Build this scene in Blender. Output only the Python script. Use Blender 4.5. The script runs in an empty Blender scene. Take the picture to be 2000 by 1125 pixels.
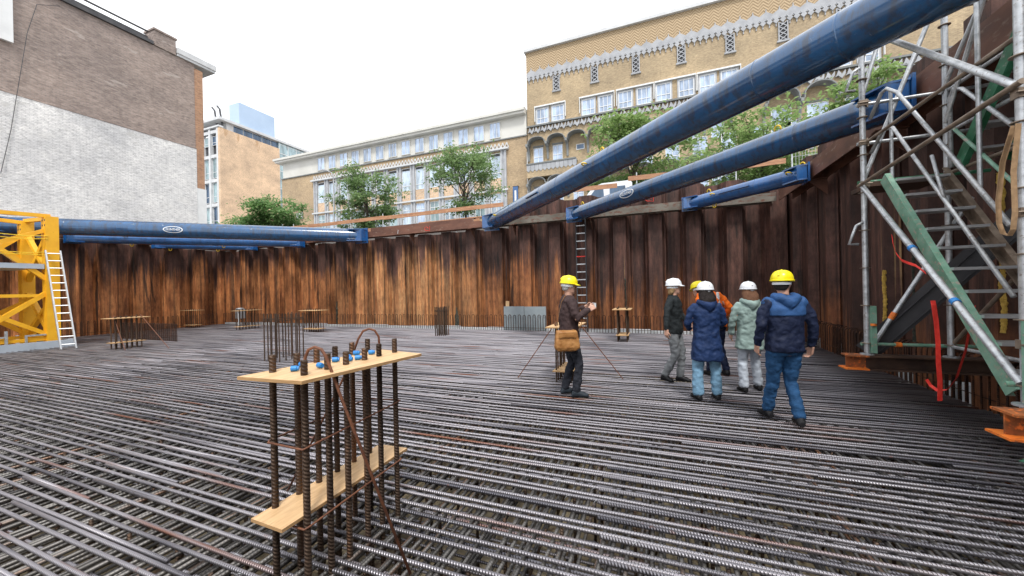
import bpy, bmesh, math, random
from mathutils import Vector, Matrix, noise
random.seed(7)
R = math.radians
scene = bpy.context.scene
C = scene.collection
# ------------------------------------------------------------------ camera, sky, sun, exposure
cam = bpy.data.cameras.new("camera")
cam.sensor_width = 36.0
cam.lens = 722.0 / 2000.0 * 36.0
cam.shift_y = 0.00125
cam.clip_start = 0.05
cam.clip_end = 1500
co = bpy.data.objects.new("camera", cam)
C.objects.link(co)
YAW = math.atan2(.3636, .9316)
co.location = (0, 0, 1.6)
co.rotation_euler = (Matrix.Rotation(YAW, 3, 'Z') @ Matrix.Rotation(R(90), 3, 'X') @ Matrix.Rotation(R(-1.2), 3, 'Z')).to_euler()
scene.camera = co
SUN_EL, SUN_AZ = 56, 152
w = bpy.data.worlds.new("World"); scene.world = w; w.use_nodes = True
nt = w.node_tree; N = nt.nodes; L = nt.links
bg = N['Background']
sky = N.new('ShaderNodeTexSky'); sky.sky_type = 'NISHITA'; sky.sun_disc = False
sky.sun_elevation = R(SUN_EL); sky.sun_rotation = R(SUN_AZ)
tc = N.new('ShaderNodeTexCoord'); no = N.new('ShaderNodeTexNoise'); no.inputs['Scale'].default_value = 2.2; no.inputs['Detail'].default_value = 5
cr = N.new('ShaderNodeValToRGB'); cr.color_ramp.elements[0].position = .3; cr.color_ramp.elements[0].color = (8.3, 8.6, 9.1, 1); cr.color_ramp.elements[1].position = .62; cr.color_ramp.elements[1].color = (9.6, 9.7, 9.9, 1)
mx = N.new('ShaderNodeMixRGB'); mx.inputs[0].default_value = .93
L.new(tc.outputs['Generated'], no.inputs['Vector']); L.new(no.outputs['Fac'], cr.inputs[0])
L.new(sky.outputs[0], mx.inputs[1]); L.new(cr.outputs[0], mx.inputs[2]); L.new(mx.outputs[0], bg.inputs[0])
bg.inputs[1].default_value = .10
sl = bpy.data.lights.new("sun", 'SUN'); sl.energy = 1.6; sl.angle = R(10); sl.color = (1, .97, .92)
so = bpy.data.objects.new("sun", sl); C.objects.link(so)
so.rotation_euler = (R(90 - SUN_EL), 0, R(180 - SUN_AZ))
vs = scene.view_settings; vs.view_transform = 'Standard'; vs.look = 'None'; vs.exposure = .9; vs.gamma = 1
scene.cycles.max_bounces = 5

# ------------------------------------------------------------------ helpers
MATS = {}
def lerp(a, b, t): return a + (b - a) * t
def newmat(name):
    m = bpy.data.materials.new(name); m.use_nodes = True
    MATS[name] = m
    return m, m.node_tree.nodes, m.node_tree.links, m.node_tree.nodes['Principled BSDF']
def posn(N, L, scale=(1, 1, 1), rot=(0, 0, 0), obj=False):
    if obj:
        g = N.new('ShaderNodeTexCoord'); out = g.outputs['Object']
    else:
        g = N.new('ShaderNodeNewGeometry'); out = g.outputs['Position']
    mp = N.new('ShaderNodeMapping'); mp.inputs['Scale'].default_value = scale; mp.inputs['Rotation'].default_value = rot
    L.new(out, mp.inputs['Vector'])
    return mp.outputs[0]
def nz(N, L, vec, scale=1, detail=4, rough=.55):
    n = N.new('ShaderNodeTexNoise'); n.inputs['Scale'].default_value = scale; n.inputs['Detail'].default_value = detail
    n.inputs['Roughness'].default_value = rough
    L.new(vec, n.inputs['Vector']); return n.outputs['Fac']
def ramp(N, L, fac, stops):
    r = N.new('ShaderNodeValToRGB'); e = r.color_ramp.elements
    while len(e) < len(stops): e.new(.5)
    for i, (p, c) in enumerate(stops):
        e[i].position = p; e[i].color = (*c, 1) if len(c) == 3 else c
    L.new(fac, r.inputs[0]); return r.outputs[0]
def math2(N, L, op, a, b=None, c=None):
    n = N.new('ShaderNodeMath'); n.operation = op
    for i, v in enumerate((a, b, c)):
        if v is None: continue
        if isinstance(v, (int, float)): n.inputs[i].default_value = v
        else: L.new(v, n.inputs[i])
    return n.outputs[0]
def mixc(N, L, fac, a, b, mode='MIX'):
    n = N.new('ShaderNodeMixRGB'); n.blend_type = mode
    for i, v in enumerate((fac, a, b)):
        if isinstance(v, (int, float)): n.inputs[i].default_value = v
        elif isinstance(v, tuple): n.inputs[i].default_value = (*v, 1)
        else: L.new(v, n.inputs[i])
    return n.outputs[0]
def bump(N, L, B, h, dist=.01, strength=.6):
    b = N.new('ShaderNodeBump'); b.inputs['Distance'].default_value = dist; b.inputs['Strength'].default_value = strength
    L.new(h, b.inputs['Height']); L.new(b.outputs[0], B.inputs['Normal'])
def noisy(name, c1, c2, scale=4, rough=.6, metal=0, bmp=0, stretch=(1, 1, 1), c3=None, t3=.65, obj=False, detail=5, rvar=.1, spec=None):
    m, N, L, B = newmat(name)
    v = posn(N, L, stretch, obj=obj)
    f = nz(N, L, v, scale, detail)
    col = ramp(N, L, f, [(.32, c1), (.68, c2)])
    if c3:
        f3 = nz(N, L, v, scale * 2.7, 6, .65)
        k = ramp(N, L, f3, [(t3 - .05, (0, 0, 0)), (t3 + .05, (1, 1, 1))])
        col = mixc(N, L, k, col, c3)
    L.new(col, B.inputs['Base Color'])
    B.inputs['Metallic'].default_value = metal
    rr = math2(N, L, 'MULTIPLY_ADD', f, rvar * 2, rough - rvar)
    L.new(rr, B.inputs['Roughness'])
    if spec is not None: B.inputs['Specular IOR Level'].default_value = spec
    if bmp: bump(N, L, B, nz(N, L, v, scale * 6, 4), bmp)
    return m
class MB:
    def __init__(s): s.v = []; s.f = []; s.m = []; s.k = 0
    def add(s, vs, fs):
        o = len(s.v); s.v += [tuple(p) for p in vs]; s.f += [tuple(i + o for i in f) for f in fs]; s.m += [s.k] * len(fs); return s
    def box(s, a, b):
        x0, y0, z0 = (min(a[i], b[i]) for i in range(3)); x1, y1, z1 = (max(a[i], b[i]) for i in range(3))
        return s.add([(x0, y0, z0), (x1, y0, z0), (x1, y1, z0), (x0, y1, z0), (x0, y0, z1), (x1, y0, z1), (x1, y1, z1), (x0, y1, z1)],
                     [(3, 2, 1, 0), (4, 5, 6, 7), (0, 1, 5, 4), (1, 2, 6, 5), (2, 3, 7, 6), (3, 0, 4, 7)])
    def bar(s, p, q, wd, h, up=(0, 0, 1)):
        p = Vector(p); q = Vector(q); d = (q - p).normalized(); u = Vector(up)
        sd = d.cross(u)
        if sd.length < 1e-4: sd = d.cross(Vector((1, 0, 0)))
        sd.normalize(); u = sd.cross(d)
        a = sd * wd / 2; b = u * h / 2
        vs = [p - a - b, p + a - b, p + a + b, p - a + b, q - a - b, q + a - b, q + a + b, q - a + b]
        return s.add(vs, [(3, 2, 1, 0), (4, 5, 6, 7), (0, 1, 5, 4), (1, 2, 6, 5), (2, 3, 7, 6), (3, 0, 4, 7)])
    def prism(s, poly, d):          # closed planar polygon (3d points) extruded along vector d
        n = len(poly); d = Vector(d); a = [Vector(p) for p in poly]
        return s.add(a + [p + d for p in a], [tuple(range(n))[::-1], tuple(range(n, 2 * n))] + [(i, (i + 1) % n, n + (i + 1) % n, n + i) for i in range(n)])
    def tube(s, path, r, n=8, caps=True, ry=None):
        P = [Vector(p) for p in path]; rs = r if isinstance(r, (list, tuple)) else [r] * len(P)
        rings = []; t0 = (P[1] - P[0]).normalized()
        a = t0.cross(Vector((0, 0, 1)))
        if a.length < .05: a = t0.cross(Vector((0, 1, 0)))
        a.normalize()
        for i, p in enumerate(P):
            t = ((P[min(i + 1, len(P) - 1)] - P[max(i - 1, 0)])).normalized()
            a = (a - t * a.dot(t)).normalized(); b = t.cross(a)
            ra = rs[i] if not isinstance(rs[i], tuple) else rs[i][0]
            rb = rs[i] if not isinstance(rs[i], tuple) else rs[i][1]
            rings.append([p + a * ra * math.cos(2 * math.pi * k / n) + b * rb * math.sin(2 * math.pi * k / n) for k in range(n)])
        vs = [v for rg in rings for v in rg]; fs = []
        for i in range(len(P) - 1):
            for k in range(n):
                fs.append((i * n + k, i * n + (k + 1) % n, (i + 1) * n + (k + 1) % n, (i + 1) * n + k))
        if caps: fs += [tuple(range(n))[::-1], tuple((len(P) - 1) * n + k for k in range(n))]
        return s.add(vs, fs)
    def lathe(s, prof, c=(0, 0, 0), n=20, sx=1, sy=1):
        c = Vector(c); vs = []; fs = []
        for r_, z_ in prof:
            for k in range(n):
                a = 2 * math.pi * k / n; vs.append(c + Vector((r_ * sx * math.cos(a), r_ * sy * math.sin(a), z_)))
        for i in range(len(prof) - 1):
            for k in range(n): fs.append((i * n + k, i * n + (k + 1) % n, (i + 1) * n + (k + 1) % n, (i + 1) * n + k))
        fs += [tuple(range(n))[::-1], tuple((len(prof) - 1) * n + k for k in range(n))]
        return s.add(vs, fs)
    def build(s, name, mat, parent=None, smooth=False, mats=None):
        me = bpy.data.meshes.new(name)
        vs = s.v
        if parent is not None:
            inv = world_of(parent).inverted(); vs = [inv @ Vector(v) for v in vs]
        me.from_pydata(vs, [], s.f)
        for m in (mats or [mat]): me.materials.append(m if not isinstance(m, str) else MATS[m])
        if mats: me.polygons.foreach_set('material_index', s.m)
        if smooth:
            me.polygons.foreach_set('use_smooth', [True] * len(me.polygons))
            if smooth == 'auto':
                try: me.set_sharp_from_angle(angle=R(40))
                except Exception: pass
        me.update()
        o = bpy.data.objects.new(name, me); C.objects.link(o)
        if parent is not None: o.parent = parent
        return o
def world_of(o):
    m = Matrix.LocRotScale(o.location, o.rotation_euler, o.scale)
    return world_of(o.parent) @ m if o.parent else m
def tag(o, label, cat, group=None, kind=None):
    if label: o['label'] = label
    if cat: o['category'] = cat
    if group: o['group'] = group
    if kind: o['kind'] = kind
    return o
def thing(name, label, cat, loc=(0, 0, 0), rz=0, group=None):
    o = bpy.data.objects.new(name, None); C.objects.link(o); o.location = loc; o.rotation_euler = (0, 0, rz)
    o.empty_display_size = .1
    return tag(o, label, cat, group)
def struct(name, mb, mat):
    return tag(mb.build(name, mat), None, None, kind='structure')
def kids(o): return [c for c in C.objects if c.parent == o]
def copy_tree(o, parent=None):
    c = o.copy(); C.objects.link(c); c.parent = parent
    for ch in kids(o): copy_tree(ch, c)
    return c

# ------------------------------------------------------------------ materials
def mat_sheetpile():
    m, N, L, B = newmat('rusty_sheet_steel')
    g = N.new('ShaderNodeNewGeometry'); sp = N.new('ShaderNodeSeparateXYZ'); L.new(g.outputs['Position'], sp.inputs[0])
    x, y, z = sp.outputs
    run = math2(N, L, 'ADD', x, y)
    cb = N.new('ShaderNodeCombineXYZ'); L.new(run, cb.inputs[0]); L.new(z, cb.inputs[2])
    def sn(sx, sz, sc=1, d=4, ro=.55, off=0):
        mp = N.new('ShaderNodeMapping'); mp.inputs['Scale'].default_value = (sx, 1, sz); mp.inputs['Location'].default_value = (off, off, 0)
        L.new(cb.outputs[0], mp.inputs['Vector']); return nz(N, L, mp.outputs[0], sc, d, ro)
    # height of the wet/orange zone varies along the wall in ragged tongues
    tongue = sn(2.6, .16, 1, 5, .6)
    tall = sn(.23, .05, 1, 2, .5, 3)
    # strength of orange along the back wall: strongest on the left half, weaker right
    k = N.new('ShaderNodeMapRange'); k.inputs[1].default_value = -9.5; k.inputs[2].default_value = 4.0; k.inputs[3].default_value = 0; k.inputs[4].default_value = 2.3
    L.new(x, k.inputs[0])
    lim = math2(N, L, 'MULTIPLY_ADD', tongue, 4.1, .92)
    lim = math2(N, L, 'MULTIPLY_ADD', tall, 1.6, math2(N, L, 'SUBTRACT', lim, .55))
    lim = math2(N, L, 'SUBTRACT', lim, k.outputs[0])
    wn = N.new('ShaderNodeTexWhiteNoise'); wn.noise_dimensions = '1D'
    L.new(math2(N, L, 'FLOOR', math2(N, L, 'MULTIPLY_ADD', run, 1 / .6, .25)), wn.inputs['W'])
    lim = math2(N, L, 'ADD', lim, math2(N, L, 'MULTIPLY_ADD', wn.outputs['Value'], 1.0, -.5))
    fray = sn(16, .7, 1, 4, .6, 61)
    lim = math2(N, L, 'ADD', lim, math2(N, L, 'MULTIPLY_ADD', fray, 2.2, -1.1))
    d = math2(N, L, 'SUBTRACT', lim, z)
    mask = N.new('ShaderNodeMapRange'); mask.inputs[1].default_value = -.25; mask.inputs[2].default_value = .60; L.new(d, mask.inputs[0])
    st = sn(5.5, .55, 1, 8, .68, 7); st2 = sn(15, 3.5, 1, 6, .7, 11)
    dark = ramp(N, L, st, [(.3, (.036, .019, .015)), (.5, (.076, .037, .029)), (.62, (.115, .054, .042)), (.74, (.20, .105, .066))])
    orange = ramp(N, L, st, [(.28, (.08, .028, .012)), (.40, (.22, .080, .030)), (.52, (.34, .135, .050)), (.66, (.46, .205, .078)), (.78, (.62, .37, .17))])
    # paler tan mineral run-off between x = -14 and -6
    tan_k = N.new('ShaderNodeMapRange'); tan_k.inputs[1].default_value = -16; tan_k.inputs[2].default_value = -11.5; L.new(x, tan_k.inputs[0])
    tan_k2 = N.new('ShaderNodeMapRange'); tan_k2.inputs[1].default_value = -6; tan_k2.inputs[2].default_value = -8.5; L.new(x, tan_k2.inputs[0])
    tm = math2(N, L, 'MULTIPLY', tan_k.outputs[0], tan_k2.outputs[0])
    tf = math2(N, L, 'MULTIPLY', tm, math2(N, L, 'MULTIPLY_ADD', sn(11, .6, 1, 6, .7, 21), 2.0, -.78))
    orange = mixc(N, L, tf, orange, (.50, .35, .18))
    wk = N.new('ShaderNodeMapRange'); wk.inputs[1].default_value = -8; wk.inputs[2].default_value = 1; wk.inputs[3].default_value = 0; wk.inputs[4].default_value = .55; L.new(x, wk.inputs[0])
    orange = mixc(N, L, wk.outputs[0], orange, (.10, .036, .02))
    col = mixc(N, L, mask.outputs[0], dark, orange)
    # dark wet tongues coming up from the floor, pale thin drips
    wet = ramp(N, L, sn(3.1, .22, 1, 5, .6, 33), [(.60, (0, 0, 0)), (.625, (1, 1, 1))])
    col = mixc(N, L, math2(N, L, 'MULTIPLY', wet, .8), col, (.020, .014, .011))
    drip = ramp(N, L, sn(14, .10, 1, 2, .4, 51), [(.70, (0, 0, 0)), (.73, (1, 1, 1))])
    dz = N.new('ShaderNodeMapRange'); dz.inputs[1].default_value = 3.1; dz.inputs[2].default_value = 2.2; L.new(z, dz.inputs[0])
    col = mixc(N, L, math2(N, L, 'MULTIPLY', math2(N, L, 'MULTIPLY', drip, dz.outputs[0]), .7), col, (.42, .27, .13))
    # dark noisy bands at interlocks and webs, profile shading painted into the colour
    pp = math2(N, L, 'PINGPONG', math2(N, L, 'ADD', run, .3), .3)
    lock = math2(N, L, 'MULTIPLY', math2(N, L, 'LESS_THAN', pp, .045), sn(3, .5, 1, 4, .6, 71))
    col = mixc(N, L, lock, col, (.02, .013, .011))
    bl = sn(2.2, 1.3, 1, 6, .7, 81)
    col = mixc(N, L, 1.0, col, ramp(N, L, bl, [(.32, (.55, .52, .50)), (.5, (1, 1, 1)), (.68, (1.25, 1.2, 1.12))]), 'MULTIPLY')
    wn2 = N.new('ShaderNodeTexWhiteNoise'); wn2.noise_dimensions = '1D'
    L.new(math2(N, L, 'FLOOR', math2(N, L, 'MULTIPLY_ADD', run, 1 / .3, .5)), wn2.inputs['W'])
    col = mixc(N, L, 1.0, col, ramp(N, L, wn2.outputs['Value'], [(0, (.68, .67, .66)), (1, (1.28, 1.25, 1.22))]), 'MULTIPLY')
    fine = ramp(N, L, st2, [(.3, (.6, .6, .6)), (.7, (1.4, 1.4, 1.4))])
    col = mixc(N, L, 1.0, col, fine, 'MULTIPLY')
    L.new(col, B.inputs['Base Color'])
    B.inputs['Metallic'].default_value = .0; B.inputs['Specular IOR Level'].default_value = .35
    L.new(math2(N, L, 'MULTIPLY_ADD', st, .3, .48), B.inputs['Roughness'])
    bump(N, L, B, st2, .02, .6)
mat_sheetpile()
def mat_rebar(name, axis, c1=(.10, .098, .115), c2=(.35, .335, .36), rust=(.22, .105, .075), cross=9, rib=330, rt=.62, rr=.35):
    m, N, L, B = newmat(name)
    g = N.new('ShaderNodeNewGeometry'); sp = N.new('ShaderNodeSeparateXYZ'); L.new(g.outputs['Position'], sp.inputs[0])
    o = list(sp.outputs); a = o[axis]; b = o[(axis + 1) % 3] if axis != 1 else o[0]; c = o[2] if axis != 2 else o[1]
    sc = [cross, cross, cross * .2]; sc[axis] = .35
    f = nz(N, L, posn(N, L, tuple(sc)), 1, 3)
    f2 = nz(N, L, posn(N, L, (3, 3, 3)), 2, 6, .7)
    col = ramp(N, L, f, [(.34, c1), (.52, c2), (.60, c2), (.70, rust)])
    k = ramp(N, L, f2, [(rt, (0, 0, 0)), (rt + .12, (.8, .8, .8))])
    col = mixc(N, L, k, col, rust)
    L.new(col, B.inputs['Base Color'])
    B.inputs['Metallic'].default_value = .82
    L.new(math2(N, L, 'MULTIPLY_ADD', f2, .25, rr - .05), B.inputs['Roughness'])
    ph = math2(N, L, 'MULTIPLY_ADD', b, 110, math2(N, L, 'MULTIPLY', a, rib))
    ph = math2(N, L, 'MULTIPLY_ADD', c, 90, ph)
    bump(N, L, B, math2(N, L, 'SINE', ph), .0024 if axis != 1 else .0012, .75 if axis != 1 else .5)
mat_rebar('rebar_long', 0)
mat_rebar('rebar_cross', 1, (.055, .052, .052), (.20, .19, .18), (.30, .15, .08), rib=300, rr=.48)
mat_rebar('rebar_upright', 2, (.04, .028, .022), (.11, .075, .055), (.20, .10, .055), rt=.62, rib=300, rr=.5)
mat_rebar('rebar_hairpin', 2, (.022, .014, .012), (.07, .04, .03), (.15, .07, .04), rt=.5, rib=250, rr=.55)
noisy('rust_bar', (.22, .085, .04), (.11, .045, .028), 30, .6, .2)
noisy('blinding_concrete', (.14, .105, .06), (.42, .35, .23), 1.6, .5, 0, .01, c3=(.12, .07, .035), t3=.6)
noisy('street_paving', (.20, .19, .18), (.28, .265, .25), 1.2, .8, 0, .01)
noisy('asphalt', (.05, .05, .05), (.07, .07, .068), 3, .85)
noisy('waler_steel', (.085, .036, .024), (.19, .085, .055), 1.3, .6, .1, .004, (1, 1, 2.5), c3=(.24, .17, .13), t3=.62)
noisy('weathered_steel', (.105, .09, .07), (.20, .18, .15), 1.6, .7, .1, .004, (1, 1, 2.5), c3=(.13, .06, .04), t3=.56)
noisy('dark_steel', (.03, .03, .035), (.06, .058, .062), 3, .5, .4, .003)
noisy('beam_steel', (.035, .02, .015), (.10, .055, .036), 4, .6, .2, .003)
noisy('orange_marking_paint', (.80, .17, .02), (.88, .24, .03), 9, .6, c3=(.30, .10, .04), t3=.6)
noisy('faded_orange', (.07, .035, .02), (.40, .12, .03), 7, .6, c3=(.75, .18, .03), t3=.58)
def mat_strut(name, c, grime=.55):
    m, N, L, B = newmat(name)
    v = posn(N, L, (2.2, 2.2, 2.2)); f = nz(N, L, v, 1, 6, .65)
    v2 = posn(N, L, (9, 9, 1.4)); f2 = nz(N, L, v2, 1, 6, .7)
    base = ramp(N, L, f, [(.3, tuple(x * .7 for x in c)), (.7, tuple(min(1, x * 1.3) for x in c))])
    k = ramp(N, L, f2, [(.47, (0, 0, 0)), (.61, (grime, grime, grime))])
    col = mixc(N, L, k, base, (.022, .026, .035))
    k3 = ramp(N, L, nz(N, L, posn(N, L, (14, 14, 5)), 1, 5, .7), [(.68, (0, 0, 0)), (.74, (.7, .7, .7))])
    col = mixc(N, L, k3, col, (.30, .32, .34))
    k4 = ramp(N, L, nz(N, L, posn(N, L, (4, 4, 4)), 1, 7, .75), [(.74, (0, 0, 0)), (.77, (.9, .9, .9))])
    col = mixc(N, L, k4, col, (.12, .06, .035))
    L.new(col, B.inputs['Base Color'])
    L.new(math2(N, L, 'MULTIPLY_ADD', f2, .30, .05), B.inputs['Roughness']); B.inputs['Coat Weight'].default_value = .5; B.inputs['Coat Roughness'].default_value = .12
    B.inputs['Specular IOR Level'].default_value = .75
    bump(N, L, B, f, .004, .25)
mat_strut('strut_paint', (.008, .070, .185), .65)
mat_strut('bright_strut_paint', (.010, .088, .27), .3)
noisy('yellow_lug_paint', (.65, .42, .02), (.8, .55, .03), 20, .5)
noisy('white_stencil', (.62, .66, .70), (.78, .80, .82), 40, .6)
noisy('crane_yellow', (.74, .36, .012), (.86, .46, .02), 2.5, .45, 0, .002, c3=(.40, .20, .03), t3=.70)
noisy('galvanised', (.38, .40, .42), (.62, .64, .66), 14, .38, .55, .001, c3=(.27, .24, .22), t3=.62)
noisy('brown_tube', (.16, .12, .09), (.34, .27, .21), 9, .5, .4)
noisy('green_paint', (.018, .10, .045), (.05, .22, .12), 6, .5, 0, .001, c3=(.25, .27, .24), t3=.62)
noisy('pale_green_paint', (.13, .29, .20), (.25, .43, .33), 8, .5, 0, .001, c3=(.42, .32, .27), t3=.6)
noisy('aluminium', (.42, .43, .44), (.56, .57, .58), 9, .38, .6)
noisy('plywood_top', (.50, .31, .15), (.70, .47, .25), 5, .55, 0, .001, (7, 1.0, 1), c3=(.40, .25, .13), t3=.64)
noisy('plywood_edge', (.30, .17, .07), (.52, .32, .15), 60, .7, 0, 0, (.2, .2, 5))
noisy('raw_timber', (.30, .14, .075), (.46, .24, .13), 2, .7, 0, .003, (1, 1, 8), c3=(.58, .36, .20), t3=.6)
noisy('blue_tape', (.015, .16, .48), (.03, .25, .62), 30, .4)
noisy('grey_foam', (.24, .28, .30), (.30, .34, .36), 3, .8)
noisy('pale_foam', (.50, .53, .56), (.68, .70, .72), 5, .8)
noisy('red_webbing', (.70, .025, .02), (.85, .06, .04), 20, .6)
noisy('tan_webbing', (.27, .17, .09), (.42, .27, .15), 25, .8, 0, .002)
noisy('slurry_yellow', (.42, .24, .03), (.75, .50, .10), 18, .6, 0, .02)
noisy('black_growth', (.012, .014, .012), (.06, .07, .05), 20, .8, 0, .03)
noisy('board_blue_grey', (.34, .39, .45), (.44, .49, .55), 2, .6)
def mat_brick(name, c1, c2, mortar, bw=.22, bh=.07, var=None, bmp=.01, ms=.012, big=None):
    m, N, L, B = newmat(name)
    g = N.new('ShaderNodeNewGeometry'); sp = N.new('ShaderNodeSeparateXYZ'); L.new(g.outputs['Position'], sp.inputs[0])
    cb = N.new('ShaderNodeCombineXYZ'); L.new(math2(N, L, 'ADD', sp.outputs[0], sp.outputs[1]), cb.inputs[0]); L.new(sp.outputs[2], cb.inputs[1])
    br = N.new('ShaderNodeTexBrick'); L.new(cb.outputs[0], br.inputs['Vector'])
    br.inputs['Scale'].default_value = 1; br.inputs['Brick Width'].default_value = bw; br.inputs['Row Height'].default_value = bh
    br.inputs['Mortar Size'].default_value = ms; br.inputs['Mortar Smooth'].default_value = .3
    br.inputs['Color1'].default_value = (*c1, 1); br.inputs['Color2'].default_value = (*c2, 1); br.inputs['Mortar'].default_value = (*mortar, 1)
    f = nz(N, L, posn(N, L, (1, 1, 1.6)), .35, 6, .65)
    v = ramp(N, L, f, [(.3, (.74, .74, .76)), (.7, (1.22, 1.2, 1.18))])
    col = mixc(N, L, 1.0, br.outputs[0], v, 'MULTIPLY')
    f2 = nz(N, L, posn(N, L, (3, 3, .5)), 1, 6, .7)
    col = mixc(N, L, ramp(N, L, f2, [(.58, (0, 0, 0)), (.75, (.45, .45, .45))]), col, tuple(x * .5 for x in c1))
    if big:
        f3 = nz(N, L, posn(N, L, (.8, .8, 1.4)), 1, 7, .7)
        col = mixc(N, L, ramp(N, L, f3, [(.56, (0, 0, 0)), (.66, (.8, .8, .8))]), col, big)
    f5 = nz(N, L, posn(N, L, (4.5, 4.5, 13)), 1, 6, .75)
    col = mixc(N, L, 1.0, col, ramp(N, L, f5, [(.34, (.62, .62, .63)), (.52, (1, 1, 1)), (.7, (1.15, 1.15, 1.14))]), 'MULTIPLY')
    L.new(col, B.inputs['Base Color']); B.inputs['Roughness'].default_value = .85
    bump(N, L, B, math2(N, L, 'MULTIPLY_ADD', br.outputs['Fac'], -1, f2), bmp, .6)
mat_brick('mauve_brick', (.29, .225, .195), (.40, .32, .28), (.30, .26, .235), bmp=.02)
mat_brick('white_brick', (.70, .70, .69), (.80, .80, .79), (.58, .58, .58), bmp=.012, ms=.012, big=(.70, .69, .67))
mat_brick('orange_brick', (.42, .22, .12), (.50, .28, .16), (.34, .24, .18))
mat_brick('yellow_brick', (.41, .31, .185), (.53, .415, .25), (.38, .30, .21))
mat_brick('brown_gold_brick', (.40, .29, .17), (.52, .385, .235), (.37, .29, .20))
def stain(mat, c, sx, sz, z0, z1, thr, amt):
    m = MATS[mat]; N = m.node_tree.nodes; L = m.node_tree.links; B = N['Principled BSDF']
    src = B.inputs['Base Color'].links[0].from_socket
    g = N.new('ShaderNodeNewGeometry'); sp = N.new('ShaderNodeSeparateXYZ'); L.new(g.outputs['Position'], sp.inputs[0])
    mr = N.new('ShaderNodeMapRange'); mr.inputs[1].default_value = z0; mr.inputs[2].default_value = z1; L.new(sp.outputs[2], mr.inputs[0])
    f = nz(N, L, posn(N, L, (sx, sx, sz)), 1, 6, .7)
    k = ramp(N, L, math2(N, L, 'MULTIPLY', f, mr.outputs[0]), [(thr, (0, 0, 0)), (thr + .04, (amt, amt, amt))])
    L.new(mixc(N, L, k, src, c), B.inputs['Base Color'])
mat_brick('peach_brick', (.66, .47, .31), (.71, .52, .35), (.60, .44, .30), bmp=.004)
stain('peach_brick', (.42, .25, .13), .55, .16, 22, 30, .54, .7)
stain('mauve_brick', (.50, .44, .40), .5, 1.6, 10, 12, .60, .55)
stain('white_brick', (.50, .49, .47), .6, .9, 4, 6, .60, .6)
def mat_herring():
    m, N, L, B = newmat('herringbone_brick')
    g = N.new('ShaderNodeNewGeometry'); sp = N.new('ShaderNodeSeparateXYZ'); L.new(g.outputs['Position'], sp.inputs[0])
    tri = math2(N, L, 'PINGPONG', math2(N, L, 'ADD', sp.outputs[0], sp.outputs[1]), .36)
    ph = math2(N, L, 'MULTIPLY', math2(N, L, 'ADD', sp.outputs[2], tri), 24)
    s_ = math2(N, L, 'SINE', ph)
    col = ramp(N, L, math2(N, L, 'MULTIPLY_ADD', s_, .5, .5), [(.2, (.31, .22, .13)), (.75, (.46, .35, .22))])
    L.new(col, B.inputs['Base Color']); B.inputs['Roughness'].default_value = .85
    bump(N, L, B, s_, .02)
mat_herring()
noisy('ornament_stone', (.30, .31, .33), (.42, .43, .45), 1.5, .8, 0, .01)
noisy('hood_stone', (.17, .18, .18), (.27, .28, .28), 2, .8, 0, .01)
noisy('white_stone', (.50, .51, .52), (.62, .63, .64), 1.5, .7, 0, .01)
noisy('grey_stone', (.34, .35, .37), (.46, .47, .49), 2, .75, 0, .01)
noisy('cream_panel', (.55, .54, .50), (.63, .62, .58), .6, .7)
noisy('white_frame', (.66, .67, .67), (.76, .77, .77), 2, .5)
noisy('dark_recess', (.03, .03, .035), (.06, .06, .065), 2, .7)
noisy('dark_roofing', (.045, .045, .05), (.09, .09, .095), 3, .7, 0, .01)
noisy('lead_grey', (.13, .14, .14), (.20, .21, .21), 2, .6)
noisy('plant_room_white', (.36, .47, .62), (.42, .53, .68), .3, .6)
def mat_glass(name, c, rough=.06):
    m, N, L, B = newmat(name)
    f = nz(N, L, posn(N, L, (1.4, 1.4, .35)), 1.3, 3)
    L.new(ramp(N, L, f, [(.35, tuple(x * .65 for x in c)), (.62, tuple(min(1, x * 1.35) for x in c))]), B.inputs['Base Color'])
    B.inputs['Roughness'].default_value = rough; B.inputs['Specular IOR Level'].default_value = .9; B.inputs['Metallic'].default_value = .25
mat_glass('sky_glass', (.42, .50, .58)); mat_glass('curtain_glass', (.36, .44, .57), .12); mat_glass('dark_glass', (.05, .09, .15), .08); mat_glass('teal_glass', (.30, .40, .42))
def mat_leaf(name, c1, c2):
    m, N, L, B = newmat(name)
    f = nz(N, L, posn(N, L, (1, 1, 1)), 1.3, 4, .7)
    col = ramp(N, L, f, [(.3, c1), (.7, c2)])
    L.new(col, B.inputs['Base Color']); B.inputs['Roughness'].default_value = .55
    tr = N.new('ShaderNodeBsdfTranslucent'); L.new(col, tr.inputs[0])
    ms = N.new('ShaderNodeMixShader'); ms.inputs[0].default_value = .5
    L.new(B.outputs[0], ms.inputs[1]); L.new(tr.outputs[0], ms.inputs[2]); L.new(ms.outputs[0], N['Material Output'].inputs[0])
mat_leaf('leaf_fresh', (.17, .28, .09), (.36, .48, .19)); mat_leaf('leaf_deep', (.10, .22, .07), (.24, .38, .14)); mat_leaf('leaf_mid', (.13, .23, .09), (.29, .40, .17))
noisy('bark', (.05, .04, .03), (.11, .09, .07), 12, .85, 0, .01)
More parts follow.
